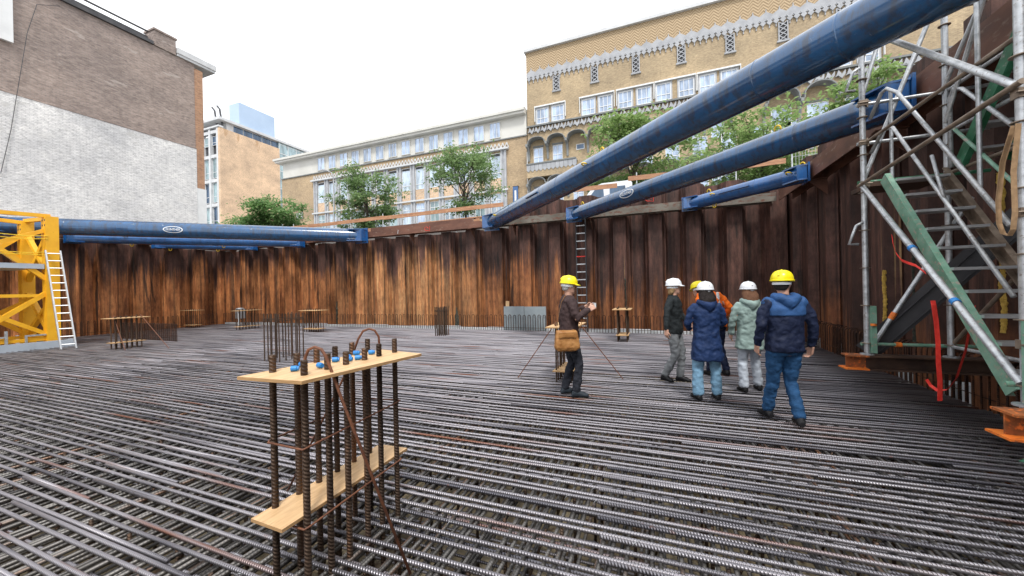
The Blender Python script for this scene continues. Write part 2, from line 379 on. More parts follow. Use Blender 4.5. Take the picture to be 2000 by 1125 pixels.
# cloth, skin and gear
def cloth(name, c, c2=None, sc=9, rough=.8, bmp=.006):
    return noisy(name, tuple(x * .82 for x in c), c2 or tuple(min(1, x * 1.18) for x in c), sc, rough, 0, bmp, (1, 1, 1.6), obj=True, spec=.2)
cloth('skin', (.52, .30, .22), rough=.5, bmp=0)
cloth('brown_cloth', (.055, .035, .035)); cloth('black_cloth', (.018, .022, .024)); cloth('grey_cloth', (.17, .18, .19)); cloth('navy_cloth', (.014, .032, .095), rough=.6)
cloth('deep_navy_cloth', (.012, .018, .045), rough=.6); cloth('royal_cloth', (.03, .085, .22), rough=.6); cloth('mint_cloth', (.26, .35, .325), rough=.6)
cloth('light_denim', (.17, .31, .44)); cloth('pale_denim', (.50, .55, .62)); cloth('blue_denim', (.020, .070, .165)); cloth('black_denim', (.022, .024, .032)); cloth('orange_cloth', (.90, .17, .02)); cloth('boot_leather', (.03, .038, .048), rough=.5); cloth('black_shoe', (.014, .014, .016), rough=.45)
cloth('tan_leather', (.30, .13, .04), (.42, .21, .075), rough=.38)
cloth('dark_hair', (.018, .013, .012), sc=40, rough=.5, bmp=.01); cloth('blond_hair', (.34, .22, .11), sc=40, bmp=.01); cloth('auburn_hair', (.17, .085, .05), sc=40, bmp=.01); cloth('grey_hair', (.42, .41, .40), sc=40, bmp=.01)
noisy('yellow_shell', (.86, .70, .01), (.90, .76, .015), 5, .3, obj=True); noisy('white_shell', (.74, .76, .80), (.80, .82, .85), 5, .3, obj=True)
noisy('reflective_tape', (.62, .63, .62), (.75, .76, .74), 12, .4, obj=True); noisy('device_plastic', (.55, .57, .58), (.65, .67, .68), 8, .35, obj=True); noisy('eye_dark', (.02, .015, .012), (.03, .02, .02), 9, .2, obj=True)
noisy('van_white', (.66, .69, .73), (.74, .76, .79), .6, .3)
noisy('floodlight_grey', (.30, .31, .32), (.42, .43, .44), 8, .5, .3)

# ------------------------------------------------------------------ terrain
XL, XR, YB = -23.3, 4.10, 14.0           # pit walls
b = MB(); b.box((XL - .6, -9, -1.2), (XR + .6, YB + .6, -.92)); struct('pit_floor', b, 'blinding_concrete')
ST = 4.36
b = MB()
b.box((-420, YB + .45, ST - .4), (420, 700, ST)); b.box((-420, -9, ST - .4), (XL - .45, YB + .45, ST)); b.box((XR + .5, -9, ST - .4), (420, YB + .45, ST)); b.box((-420, -200, ST - .4), (420, -9, ST))
struct('ground', b, 'street_paving')
b = MB(); b.box((-420, 17, ST + .003), (420, 27.5, ST + .012)); struct('road', b, 'asphalt')
b = MB(); b.box((-420, 27.5, ST + .002), (420, 36, ST + .13)); struct('pavement', b, 'grey_stone')

# ------------------------------------------------------------------ sheet pile walls
def pile_profile(pitch=1.2, d=.21):
    # (along, depth) - negative depth comes towards the pit
    return [(0, d), (.40, d), (.58, -d), (1.02, -d), (1.2, d)]
def pile_wall(name, label, n, origin, ax, inward, z1, height_var):
    t = thing(name, label, 'sheet pile wall', (origin[0], origin[1], -.92))
    O = Vector((*origin, 0)); A = Vector((*ax, 0)); I = Vector((*inward, 0))
    th = .02
    for k in range(n):
        s0 = k * 1.2; top = z1(s0) + random.uniform(-height_var, height_var)
        m = MB()
        pr = pile_profile()
        front = [O + A * (s0 + a) - I * d_ for a, d_ in pr]
        back = [p - I * th for p in front]
        nn = len(front); zs = [-.95, top]
        vs = []
        for zz in zs: vs += [Vector((p.x, p.y, zz)) for p in front] + [Vector((p.x, p.y, zz)) for p in back]
        fs = []
        for i in range(nn - 1):
            fs += [(i, i + 1, 2 * nn + i + 1, 2 * nn + i), (nn + i + 1, nn + i, 3 * nn + i, 3 * nn + i + 1), (2 * nn + i, 2 * nn + i + 1, 3 * nn + i + 1, 3 * nn + i)]
        m.add(vs, fs)
        # interlock beads (the clutches between piles)
        for a_, dd in ((.49, 0), (1.11, 0), (0.0, .21)):
            p = O + A * (s0 + a_) - I * (dd - .012) if dd else O + A * (s0 + a_) + I * .012
            m.tube([(p.x, p.y, -.95), (p.x, p.y, top)], .028, 5, False)
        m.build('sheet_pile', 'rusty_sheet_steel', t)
    return t
def backtop(s):
    x = XL + s
    return 5.0 if x > -5.6 else 4.12
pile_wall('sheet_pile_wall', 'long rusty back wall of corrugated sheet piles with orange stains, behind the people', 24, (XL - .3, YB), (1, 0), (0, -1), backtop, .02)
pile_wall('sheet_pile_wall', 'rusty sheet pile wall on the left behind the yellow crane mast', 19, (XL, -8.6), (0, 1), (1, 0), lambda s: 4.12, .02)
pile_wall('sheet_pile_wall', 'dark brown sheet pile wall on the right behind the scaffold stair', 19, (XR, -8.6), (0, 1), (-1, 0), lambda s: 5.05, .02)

# walers: H beams with stiffeners on brackets
def waler(label, p, q, inward, z0=4.12, h=.26, w_=.36, br=3.0, mt='waler_steel', group='steel waling beams along the pit walls'):
    P = Vector((*p, 0)); Q = Vector((*q, 0)); I = Vector((*inward, 0)); A = (Q - P).normalized(); ln = (Q - P).length
    t = thing('waling_beam', label, 'waling beam', (p[0], p[1], z0), group=group)
    m = MB(); zc = z0 + h / 2
    f0 = P + I * 0.012; f1 = P + I * w_
    for off in (.014, w_ - .014):
        a = P + I * off; c = Q + I * off; m.bar((a.x, a.y, zc), (c.x, c.y, zc), .028, h)
    a = P + I * w_ / 2; c = Q + I * w_ / 2
    m.bar((a.x, a.y, zc), (c.x, c.y, zc), w_ - .056, .02)
    m.build('beam', mt, t)
    s = 1.0
    while s < ln:
        g = MB(); a = P + A * s
        tri = [Vector((a.x, a.y, z0 - .004)), Vector((a.x, a.y, z0 - .40)), Vector((*(a + I * .42).xy, z0 - .004))]
        g.prism(tri, A * .025)
        g.bar((*(a + I * .0).xy, z0 - .018), (*(a + I * .44).xy, z0 - .018), .16, .02)
        g.build('bracket', 'waler_steel', t); s += br
    return t
f = YB - .235
waler('long reddish waling beam left of the ladder along the back wall', (XL + .3, f), (-6.2, f), (0, -1))
waler('grey brown waling beam on the back wall behind the three right struts', (-6.17, f), (3.45, f), (0, -1), mt='weathered_steel')
waler('waling beam above the yellow crane mast on the left wall', (XL + .235, -8), (XL + .235, f), (1, 0))
waler('waling beam rising overhead on the right wall behind the scaffold', (XR - .235, -8), (XR - .235, f - .38), (-1, 0), z0=4.12, h=.40)
for i, (x_, mt, lb) in enumerate(((-9.1, 'red_webbing', 'small red spray mark on the long reddish waling beam'), (-10.6, 'white_stencil', 'small white chalk line on the long reddish waling beam'), (-.2, 'red_webbing', 'small red spray mark on the sheet pile tops above the middle strut'))):
    m = MB(); yv = f - .363 if i < 2 else YB - .236; zb = 4.16 if i < 2 else 4.55
    pts = [(x_, yv, zb), (x_ + .03, yv, zb + .17)] if i == 1 else [(x_ + .09 * math.cos(a / 3), yv, zb + .1 + .075 * math.sin(a / 3)) for a in range(16)] + [(x_ + .16, yv, zb), (x_ + .17, yv, zb + .2)]
    m.tube(pts, .009, 4); tag(m.build('spray_mark', mt), lb, 'marking')
# capping beams lying on the left part of the back wall
t = thing('steel_channel', 'brown steel channel lying on the waling beam above the left back wall', 'steel beam', (-11, f - .1, 4.39))
m = MB(); m.box((-12.2, f - .25, 4.385), (-6.9, f - .02, 4.40)); m.box((-12.2, f - .25, 4.40), (-6.9, f - .235, 4.54)); m.box((-12.2, f - .25, 4.54), (-6.9, f - .02, 4.555)); m.build('channel', 'waler_steel', t)
m = MB(); m.box((-9.6, f - .20, 4.56), (-5.6, f - .05, 4.60)); tag(m.build('timber_plank', 'raw_timber'), 'loose timber plank on the brown channel left of the big strut', 'plank')

# ------------------------------------------------------------------ guard rails on the edge
def rail(label, x0, x1, y, z, sagged=0, step=2.0, zbase=None):
    t = thing('guard_rail', label, 'guard rail', (x0, y, ST), group='timber guard rails on the pit edge')
    x = x0 + .3
    while x < x1:
        p = MB(); p.tube([(x, y, (zbase or ST - .2)), (x, y, z + .22)], .022, 6); p.build('post', 'galvanised', t)
        x += step
    x = x0
    while x < x1 - .3:
        xe = min(x + 4.2, x1); za = z + random.uniform(-.04, .04); zb = z + random.uniform(-.04, .04)
        q = MB(); q.bar((x, y - .035, za), (xe, y - .035 + random.uniform(-.01, .01), zb), .03, .17); q.build('plank', 'raw_timber', t); x = xe - .02
    return t
rail('long timber guard rail on the street edge between the left trees and the big strut', -20.5, -5.9, 14.35, 5.15)
rail('short timber guard rail in front of the white van', -4.6, -1.3, 14.5, 5.45, step=1.5)
rail('timber guard rail at the right of the white van above the middle strut', -.9, 4.0, 14.5, 5.62, step=1.6)
t = thing('kerb_board', 'low timber toe board along the street edge below the long guard rail', 'toe board', (-18, 14.3, ST))
m = MB(); m.bar((-20, 14.28, 4.62), (-7.0, 14.28, 4.64), .03, .16); m.build('plank', 'raw_timber', t)

# ------------------------------------------------------------------ blue tubular struts
def txt_mesh(s):
    cu = bpy.data.curves.new('t', 'FONT'); cu.body = s; cu.size = 1; cu.align_x = 'CENTER'; cu.align_y = 'CENTER'; cu.resolution_u = 2; cu.extrude = 0; cu.offset = .012
    o = bpy.data.objects.new('t', cu); C.objects.link(o)
    dg = bpy.context.evaluated_depsgraph_get(); me = bpy.data.meshes.new_from_object(o.evaluated_get(dg))
    vs = [tuple(v.co) for v in me.vertices]; fs = [tuple(p.vertices) for p in me.polygons]
    bpy.data.objects.remove(o); return vs, fs
TV, TF = txt_mesh('GUNTHER')
def strut(label, p, q, r, wall_p, wall_q, mat='strut_paint', logo=None, lugs=(), bars=(), seams=2.1):
    """horizontal tube between two points at z; wall_x = inward normal of the wall at that end"""
    P = Vector(p); Q = Vector(q); D = (Q - P).normalized(); ln = (Q - P).length
    S = D.cross(Vector((0, 0, 1))).normalized()            # sideways
    t = thing('tubular_strut', label, 'strut', (P.x, P.y, P.z - r), group='blue tubular struts across the pit corners')
    m = MB(); m.tube([P + D * ln * i / 40 for i in range(41)], r, 36); m.build('tube', mat, t, smooth='auto')
    s = seams * .6; i = 0
    while s < ln - .3:
        c = P + D * s; m = MB(); m.tube([c - D * .012, c, c + D * .012], [r + .001, r + .007, r + .001], 36, False); m.build('weld_seam', mat, t, smooth=True)
        s += seams * (1 if i % 2 else .45); i += 1
    for c, wn in ((P, wall_p), (Q, wall_q)):
        wn = Vector((*wn, 0)); d = D if c == P else -D
        pl = MB(); ax = wn.cross(Vector((0, 0, 1)))
        e = c + wn * .02
        pl.bar(e - ax * r * 1.12, e + ax * r * 1.12, .04, r * 2.2); 
        pl.build('end_plate', 'bright_strut_paint', t)
        k = c + wn * .05
        poly = [k - ax * r * 1.05, k + ax * r * 1.05, k + ax * r * .95 + wn * r * .9, k - ax * r * .95 + wn * r * 1.9] if (ax.dot(d) < 0) else [k - ax * r * 1.05, k + ax * r * 1.05, k + ax * r * .95 + wn * r * 1.9, k - ax * r * .95 + wn * r * .9]
        for s_ in (-1, 1):
            off = Vector((0, 0, s_ * r * .82 - .012)); hd = MB(); hd.prism([v + off for v in poly], (0, 0, .03)); hd.build('gusset_plate', 'bright_strut_paint', t)
        hd = MB(); hd.bar(k + wn * .0, k + wn * r * 1.0, r * 1.9, r * 1.56); hd.build('end_block', 'bright_strut_paint', t)
    for s, ang in lugs:
        c = P + D * s; u = (S * -math.cos(R(ang)) + Vector((0, 0, 1)) * math.sin(R(ang)))
        base = c + u * r; g = MB()
        pts = []
        for k in range(9):
            a = math.pi * k / 8; pts.append(base + D * .055 * math.cos(a) + u * (.03 + .06 * math.sin(a)))
        g.tube([base + D * .055 - u * .01] + pts + [base - D * .055 - u * .01], .016, 6)
        g.build('lifting_lug', 'yellow_lug_paint', t, smooth=True)
    for s0, s1, ang in bars:
        u = (S * -math.cos(R(ang)) + Vector((0, 0, 1)) * math.sin(R(ang)))
        g = MB(); g.bar(P + D * s0 + u * (r + .02), P + D * s1 + u * (r + .02), .03, .05, up=u); g.build('rail_bar', mat, t)
    if logo:
        s, sz, sgn, ang = logo                              # sgn: which way text runs
        def wrap(px, py, lift=.004):
            a = R(ang) + (py / r) * (1 if math.cos(R(ang)) > 0 else -1)
            u = S * math.cos(a) + Vector((0, 0, 1)) * math.sin(a)
            return P + D * (s + sgn * px) + u * (r + lift)
        g = MB(); n = 40; vs = []
        for k in range(n):
            a = 2 * math.pi * k / n
            for q_ in (1, .88): vs.append(wrap(sz * q_ * math.cos(a), sz * .40 * (q_ if q_ == 1 else .84) * math.sin(a)))
        fs = [(2 * k, 2 * k + 1, 2 * ((k + 1) % n) + 1, 2 * ((k + 1) % n)) for k in range(n)]
        g.add(vs, fs); g.build('logo_ring', 'white_stencil', t)
        g = MB(); hx = max(abs(v[0]) for v in TV)
        g.add([wrap(v[0] / hx * sz * .74, v[1] / hx * sz * .74 * 1.15) for v in TV], TF); g.build('logo_lettering', 'white_stencil', t)
    return t
ZS = 4.25
wf = f - .36 - .0; wr = XR - .235 - .36; wl = XL + .235 + .36
def diagR(x0): dy = wr - x0; return (x0, wf - .06, ZS), (wr - .06, wf - dy, ZS)
def diagL(x0, y1, za=4.13, zb=4.13): return (x0, wf - .06, za), (wl + .06, y1, zb)
p, q = (-6.0, wf - .06, 4.24), (wr - .06, 4.15, 4.50)
strut('longest blue strut rising overhead from the back wall to the upper right', p, q, .285, (0, -1), (-1, 0), lugs=((1.1, 170), (6.6, 168), (6.9, 95)), bars=((3.6, 4.3, 172),))
p, q = diagR(-2.72)
strut('middle blue strut on the right with an oval logo, ending behind the scaffold', p, q, .25, (0, -1), (-1, 0), logo=(3.05, .29, 1, 2), lugs=((7.0, 100), (.6, 100)))
p, q = diagR(1.06)
strut('shortest bright blue strut at the right back corner', p, q, .205, (0, -1), (-1, 0), 'bright_strut_paint', lugs=((.75, 100), (1.0, 165), (3.1, 165), (3.3, 95), (.9, 270)), bars=((1.2, 2.1, 172),))
p, q = diagL(-12.55, 5.6, 4.19, 4.36)
strut('longest left strut with an oval logo, just above the top of the yellow mast', p, q, .31, (0, -1), (1, 0), logo=(7.0, .33, -1, 183))
p, q = diagL(-16.4, 7.7)
strut('middle left strut just under the longest one', p, q, .22, (0, -1), (1, 0), lugs=((3.0, 20), (6.6, 20), (6.5, 270), (3.2, 270)), mat='bright_strut_paint')
p, q = diagL(-19.8, 10.5)
strut('shortest left strut in the far left corner of the pit', p, q, .18, (0, -1), (1, 0), 'bright_strut_paint', lugs=((1.6, 20), (3.6, 20), (1.6, 270), (3.5, 270)))

# ------------------------------------------------------------------ reinforcement mat
mat_t = thing('rebar_mat', 'wide mat of ribbed steel reinforcing bars covering the pit floor', 'rebar mat', (0, 0, -.92))
rows = []
y = .2
while y < 13.45:
    rows.append(y); y += random.choice((.085, .095, .10, .10, .105, .118))
segs = []
XA, XB = -18.55, 3.75
for i, y in enumerate(rows):
    xa = XL + .55 if y > 6.4 else XA
    joints = [-.35 + random.uniform(-.05, .05) - .02 * y + (random.uniform(-4, 3) if y > 3.6 else 0), 9] if i % 2 == 0 else [-4.6 - .25 * (i % 5) + random.uniform(-.1, .1), 6]
    joints = [-13.5 + (i % 3) * .8] + joints
    cur = xa; side = 0
    for j in joints:
        end = min(j + random.choice((2.0, 2.05, 1.1)), XB)
        if j - xa < -0.5: continue
        segs.append((cur, end, y + side * .028, i)); cur = j; side = 1 - side
        if end >= XB: break
    if cur < XB and segs[-1][1] < XB: segs.append((cur, XB, y + side * .028, i))
r_ = .0135
segs.sort(key=lambda s: s[2])
def xbar(m, x0, x1, y, z, r=.0135, n=8, wob=.015):
    k = max(2, int((x1 - x0) / 1.1)); ph = random.random() * 9
    m.tube([(lerp(x0, x1, i / k), y + math.sin(ph + i * 1.3) * wob * .4, z + math.sin(ph * 2 + i * .9) * wob * .35) for i in range(k + 1)], r, n)
near = segs[:100]; far = segs[100:]
for s in near:
    m = MB(); xbar(m, s[0], s[1], s[2], -r_); m.build('bar', 'rebar_long', mat_t, smooth=True)
m = MB()
for s in far: xbar(m, s[0], s[1], s[2], -r_, n=6)
tag(m.build('far_bars', 'rebar_long', mat_t, smooth=True), None, None, kind='stuff')
# cross bars directly under the top layer: single and paired, several levels
def ybars(z, pitch, pair, r, x0, x1, y0, y1, n=6, jit=.02):
    m = MB(); x = x0; i = 0
    while x < x1:
        for dx in ((0, pair) if (pair and i % 2) else (0,)):
            k = 6; ph = random.random() * 9; xx = x + dx + random.uniform(-jit, jit)
            y0_ = y0 if xx > XA + .1 else max(y0, 6.5)
            m.tube([(xx + math.sin(ph + j) * .008, lerp(y0_, y1, j / k), z + math.sin(ph + j * 2) * .004) for j in range(k + 1)], r, n, True)
        x += pitch; i += 1
    return m
def lay(name, m, mt):
    tag(m.build(name, mt, mat_t, smooth=True), None, None, kind='stuff')
lay('cross_bars', ybars(-.046, .15, .05, .0135, XL + .6, XB, .1, 13.5), 'rebar_cross')
m = MB()
y = .15
while y < 9: xbar(m, XA, XB, y, -.073, .0125, 6); y += .2
lay('second_layer', m, 'rebar_long')
lay('second_cross_layer', ybars(-.10, .125, .045, .0125, -14, XB, .1, 10), 'rebar_cross')
lay('bottom_cross_layer', ybars(-.80, .15, 0, .0125, -9, XB, .1, 7), 'rebar_cross')
m = MB(); y = .1
while y < 7: xbar(m, -9, XB, y, -.775, .0125, 6); y += .14
lay('bottom_layer', m, 'rebar_long')
# spacer uprights carrying the top mat
m = MB(); x = -8.6
while x < 3.6:
    yy = .35
    while yy < 7:
        a = x + random.uniform(-.05, .05); bb = yy + random.uniform(-.05, .05)
        m.tube([(a, bb, -.9), (a, bb, -.03)], .014, 5)
        if random.random() < .35: m.tube([(a, bb + .03, -.9), (a + .3, bb + .03, -.06)], .010, 5)
        yy += .52
    x += .47
lay('spacer_uprights', m, 'rebar_upright')
# tie wires sticking up
m = MB()
for k in range(700):
    yy = random.choice(rows[:110]); xx = random.uniform(-9, 3.4)
    a = random.uniform(0, 6.28); l_ = random.uniform(.01, .03)
    m.tube([(xx - .02, yy - .02, -.02), (xx, yy, .003), (xx + .02, yy + .015, -.01)], .0016, 3)
    m.tube([(xx, yy, .002), (xx + l_ * math.cos(a), yy + l_ * math.sin(a), random.uniform(.0, .022))], .0014, 3)
lay('tie_wires', m, 'galvanised')

# hairpin starter bars along the walls
def hairpin(m, p, d, wdt, h, z0=-.12, r=.0115):
    p = Vector((*p, 0)); d = Vector((*d, 0)); pts = [p + Vector((0, 0, z0)), p + Vector((0, 0, h - wdt / 2))]
    for k in range(1, 6):
        a = math.pi * k / 6; pts.append(p + d * (wdt / 2 - wdt / 2 * math.cos(a)) + Vector((0, 0, h - wdt / 2 + wdt / 2 * math.sin(a))))
    pts += [p + d * wdt + Vector((0, 0, h - wdt / 2)), p + d * wdt + Vector((0, 0, z0))]
    m.tube(pts, r, 5)
def hair_row(label, pts, d, wdt, h, order):
    t = thing('starter_bar_row', label, 'starter bars', (*pts[0], -.1), group='rows of hairpin bars along the pit walls')
    pts = sorted(pts, key=order)
    for p in pts[:100]:
        m = MB(); hairpin(m, p, d, wdt, h + random.uniform(-.012, .012)); m.build('hairpin_bar', 'rebar_hairpin', t)
    if pts[100:]:
        m = MB()
        for p in pts[100:]: hairpin(m, p, d, wdt, h + random.uniform(-.012, .012))
        tag(m.build('far_hairpin_bars', 'rebar_hairpin', t), None, None, kind='stuff')
    m = MB(); P = sorted(pts); a, c = P[0], P[-1]
    m.tube([(a[0] + d[0] * .03, a[1] + d[1] * .03, h * .18), (c[0], c[1], h * .18)], .007, 5); m.build('tie_bar', 'rebar_hairpin', t)
hair_row('hairpin reinforcing bars in a row along the foot of the back wall', [(-22.6 + i * .2, 13.40) for i in range(130)], (1, 0), .1, .60, lambda p: -p[0])
hair_row('hairpin bars in a row along the foot of the right wall behind the scaffold', [(3.80, 2.0 + i * .125) for i in range(92)], (1, 0), .16, .62, lambda p: p[1])
hair_row('hairpin bars in a row along the foot of the left wall', [(XL + .5, 6.6 + i * .2) for i in range(34)], (-1, 0), .12, .60, lambda p: p[1])
hair_row('dense low fence of reinforcing bars between the ladder and the plank frame on the left', [(XA - .9 + i * .12, 7.9) for i in range(30)], (1, 0), .06, .62, lambda p: p[0])
# pale foam strip at the foot of the walls
m = MB()
for k in range(22): m.box((XL + .6 + k * 1.25, 13.52, -.9), (XL + .6 + k * 1.25 + 1.23, 13.72 + .01 * (k % 2), .07 + .02 * (k % 3)))
tag(m.build('foam_strip', 'pale_foam'), 'pale foam strip along the foot of the back wall', 'foam strip')
m = MB()
for k in range(18): m.box((4.0, 1.0 + k * .7, -.9), (4.12 + .01 * (k % 2), 1.0 + k * .7 + .66, .10 + .02 * (k % 3)))
tag(m.build('foam_strip', 'pale_foam'), 'pale foam strip behind the hairpin bars of the right wall', 'foam strip')
for k, (x0, x1, zt, lb) in enumerate(((-5.62, -4.78, .93, 'left grey foam board standing against the back wall'), (-4.76, -3.9, .92, 'right grey foam board standing against the back wall'))):
    m = MB(); m.box((x0, 13.46 - .01 * k, .0), (x1, 13.515 - .01 * k, zt)); tag(m.build('foam_board', 'grey_foam'), lb, 'foam board', 'grey foam boards by the back wall')
m = MB(); m.box((-5.56, 13.53, .6), (-5.42, 13.57, 1.14)); tag(m.build('timber_stake', 'plywood_top'), 'short pale timber stake sticking up behind the left grey foam board', 'stake')

# ------------------------------------------------------------------ column starter cages with plywood templates
def ribbed(m, x, y, z0, z1, r):
    z = z0; pts = []; rs = []; k = 0
    while z < z1:
        pts.append((x, y, z)); rs.append(r * (1.055 if k % 3 == 1 else 1.0)); z += .0065; k += 1
    m.tube(pts + [(x, y, z1)], rs + [r * .9], 9)
FX, FY0, PIT = -1.80, 1.466, .148
t = thing('column_starter_bars', 'nearest column cage of twelve thick ribbed bars with two plywood templates', 'column cage', (-1.92, 1.84, 0))
for xi in (FX, FX - .247):
    for k in range(6):
        m = MB(); yy = FY0 + k * PIT + random.uniform(-.006, .006); ribbed(m, xi + random.uniform(-.004, .004), yy, -.85, 1.245 + random.uniform(-.012, .012), .018)
        m.build('vertical_bar', 'rebar_upright', t, smooth=True)
def ply(name, corners, z, th, parent=None):
    m = MB(); m.add([(*c, z) for c in corners] + [(*c, z - th) for c in corners], [(0, 1, 2, 3)]); m.k = 1
    n = 4; m.add([], []); o = 0
    m.f += [(7, 6, 5, 4)] + [((i + 1) % 4, i, 4 + i, 4 + (i + 1) % 4) for i in range(4)]; m.m += [1] * 5
    return m.build(name, None, parent, mats=['plywood_top', 'plywood_edge'])
ply('upper_template', [(-1.69, 1.36), (-1.57, 2.22), (-1.99, 2.30), (-2.14, 1.33)], 1.155, .018, t)
ply('lower_template', [(-1.822, 1.335), (-1.826, 2.37), (-2.085, 2.36), (-2.075, 1.345)], .385, .018, t)
for z_, xs in ((.765, .03), (.335, .03)):
    m = MB(); x0, x1 = FX - .247 - xs, FX + xs - .008; y0, y1 = FY0 - .03, FY0 + 5 * PIT + .03
    m.tube([(x0 + .02, y0, z_), (x1 - .01, y0, z_ - .005), (x1, y0 + .02, z_), (x1, y1, z_ + .03), (x1 - .02, y1 + .01, z_ + .03), (x0, y1, z_ + .02), (x0, y0 + .02, z_), (x0 + .03, y0 - .005, z_)], .006, 6)
    m.build('stirrup', 'rust_bar', t, smooth=True)
def hook_bar(name_label, path):
    m = MB(); m.tube(path, .0085, 8); return tag(m.build('brace_bar', 'rust_bar', smooth=True), name_label, 'brace bar', 'bent brace bars of the column cages')
hk = [(-1.83, 1.50, 1.17), (-1.835, 1.50, 1.24), (-1.82, 1.51, 1.285), (-1.79, 1.525, 1.30), (-1.755, 1.54, 1.285), (-1.73, 1.55, 1.24), (-1.66, 1.585, 1.0)]
hook_bar('rusty hooked bar leaning down to the right in front of the nearest column cage', hk + [(-1.33, 1.73, 0)])
hk2 = [(-1.98, 2.26, 1.19), (-1.975, 2.25, 1.26), (-1.99, 2.225, 1.31), (-2.02, 2.20, 1.325), (-2.06, 2.18, 1.31), (-2.09, 2.16, 1.25), (-2.2, 2.15, 1.0)]
hook_bar('rusty hooked bar leaning away behind the nearest column cage', hk2 + [(-2.82, 2.12, 0)])
caps_ = [(-2.0, 1.62, 'leftmost, behind the second front bar'), (-1.94, 1.52, 'nearest the front hook'), (-1.87, 1.63, 'lone one at the front edge'), (-1.93, 1.80, 'left of the middle heap'), (-1.86, 1.84, 'front of the middle heap'), (-1.93, 1.90, 'back of the middle heap'), (-1.84, 1.90, 'right of the middle heap'), (-1.99, 2.04, 'farthest at the back'), (-1.90, 2.09, 'right one near the rear hook')]
for i, (x, y, lb) in enumerate(caps_):
    a = random.uniform(-.6, .6) + .3; u = Vector((math.cos(a), math.sin(a), 0)) * .022
    m = MB(); c = Vector((x, y, 1.172)); m.tube([c - u, c - u * .9, c + u * .5, c + u * .6, c + u], [.010, .016, .016, .012, .0125], 10)
    tag(m.build('bar_cap', 'blue_tape', smooth='auto'), 'small blue plastic cap lying on the nearest plywood template, ' + lb, 'bar cap', 'blue plastic caps on the template')
# general farther cages
def cage(label, x, y, nx, ny, px, py, h, planks=True, rz=0, r=.014, rings=0, braces=()):
    t = thing('column_starter_bars', label, 'column cage', (x, y, 0), group='column cages standing on the rebar mat')
    cx = (nx - 1) * px / 2; cy = (ny - 1) * py / 2
    for i in range(nx):
        for j in range(ny):
            if nx > 2 and ny > 2 and 0 < i < nx - 1 and 0 < j < ny - 1: continue
            xx = x - cx + i * px; yy = y - cy + j * py
            m = MB(); m.tube([(xx, yy, -.4), (xx + random.uniform(-.01, .01), yy, h + random.uniform(-.02, .02) + (.06 if planks else 0))], r, 6); m.build('vertical_bar', 'rebar_upright', t)
    if planks:
        for z_, wx in ((h, .13), (.2 if h > .9 else .14, .045)):
            a, c = cx + wx, cy + wx + .05
            ply('template', [(x - a, y - c), (x + a, y - c + .02), (x + a, y + c), (x - a, y + c - .02)], z_, .018, t)
    for k in range(rings):
        m = MB(); z_ = h - .12 - k * .04 if rings < 3 else h * (k + 1) / (rings + 1); a, c = cx + .02, cy + .02
        m.tube([(x - a, y - c, z_), (x + a, y - c, z_), (x + a, y + c, z_), (x - a, y + c, z_), (x - a, y - c, z_)], .008, 5); m.build('stirrup', 'rebar_upright', t)
    for (a, b_, lb) in braces:
        m = MB(); m.tube([(x + a[0], y + a[1], h + .08), (x + b_[0], y + b_[1], 0)], .009, 6)
        tag(m.build('brace_bar', 'rust_bar'), lb, 'brace bar', 'bent brace bars of the column cages')
cage('plank-topped column cage on the left, in front of the dense low bar fence', -15.75, 6.5, 2, 6, .25, .125, .96, r=.017, braces=(((.1, .3), (1.75, .25), 'pale thin bar leaning down at the right of the left plank-topped cage'), ((0, -.3), (.75, -.35), 'pale thin bar leaning across the front of the left plank-topped cage')))
cage('farthest plank-topped column cage in the left corner', -22.0, 11.6, 5, 2, .16, .25, .88)
cage('plank-topped column cage left of the tall bare cage', -18.0, 11.7, 2, 7, .25, .14, .88)
cage('tall bare cage of grey bars with stirrups behind the nearest column cage', -8.65, 6.5, 5, 5, .13, .16, 1.12, False, rings=2, r=.0145)
cage('plank-topped cage right behind the tall bare cage by the back wall', -13.4, 11.4, 7, 2, .13, .25, .90)
cage('dense bare bar bundle standing in the middle before the back wall', -7.2, 11.45, 5, 4, .085, .11, 1.02, False, rings=2, r=.019)
cage('plank-topped cage between the photographer and the man in black', -.95, 11.5, 2, 6, .26, .12, .95)
cage('plank-topped column cage right behind the photographer', -1.5, 6.5, 2, 6, .25, .13, .95, braces=(((-.15, -.1), (-.86, -.25), 'thin rusty bar leaning down to the left of the photographer'), ((.15, .1), (.93, .18), 'thin rusty bar leaning down to the right of the photographer')))
# ------------------------------------------------------------------ ladders
t = thing('fixed_ladder', 'fixed steel ladder with pale rungs on the back wall behind the photographer', 'ladder', (-2.5, 13.3, 0))
for sx in (-.17, .17):
    m = MB(); m.box((-2.52 + sx - .02, 13.42, 0), (-2.52 + sx + .02, 13.48, 4.2)); m.build('rail', 'dark_recess', t)
for k in range(14):
    z_ = .2 + k * .28
    m = MB(); m.box((-2.675, 13.40, z_), (-2.365, 13.46, z_ + .035)); m.build('rung', 'red_webbing' if k == 9 else 'aluminium', t)
t = thing('aluminium_ladder', 'light aluminium ladder leaning on the yellow crane mast', 'ladder', (-17.8, 6.0, 0))
def lad(p0, p1, p2, p3, n):   # bottoms p0,p1 tops p2,p3
    for a, b_ in ((p0, p2), (p1, p3)):
        m = MB(); m.bar(a, b_, .035, .07); m.build('rail', 'aluminium', t)
    for k in range(n):
        f_ = (k + .6) / n; a = Vector(p0).lerp(Vector(p2), f_); b_ = Vector(p1).lerp(Vector(p3), f_)
        m = MB(); m.tube([a, b_], .018, 6); m.build('rung', 'aluminium', t)
lad((-17.48, 5.66, 0.0), (-17.34, 5.94, 0.0), (-18.71, 5.76, 3.2), (-18.57, 6.04, 3.2), 13)

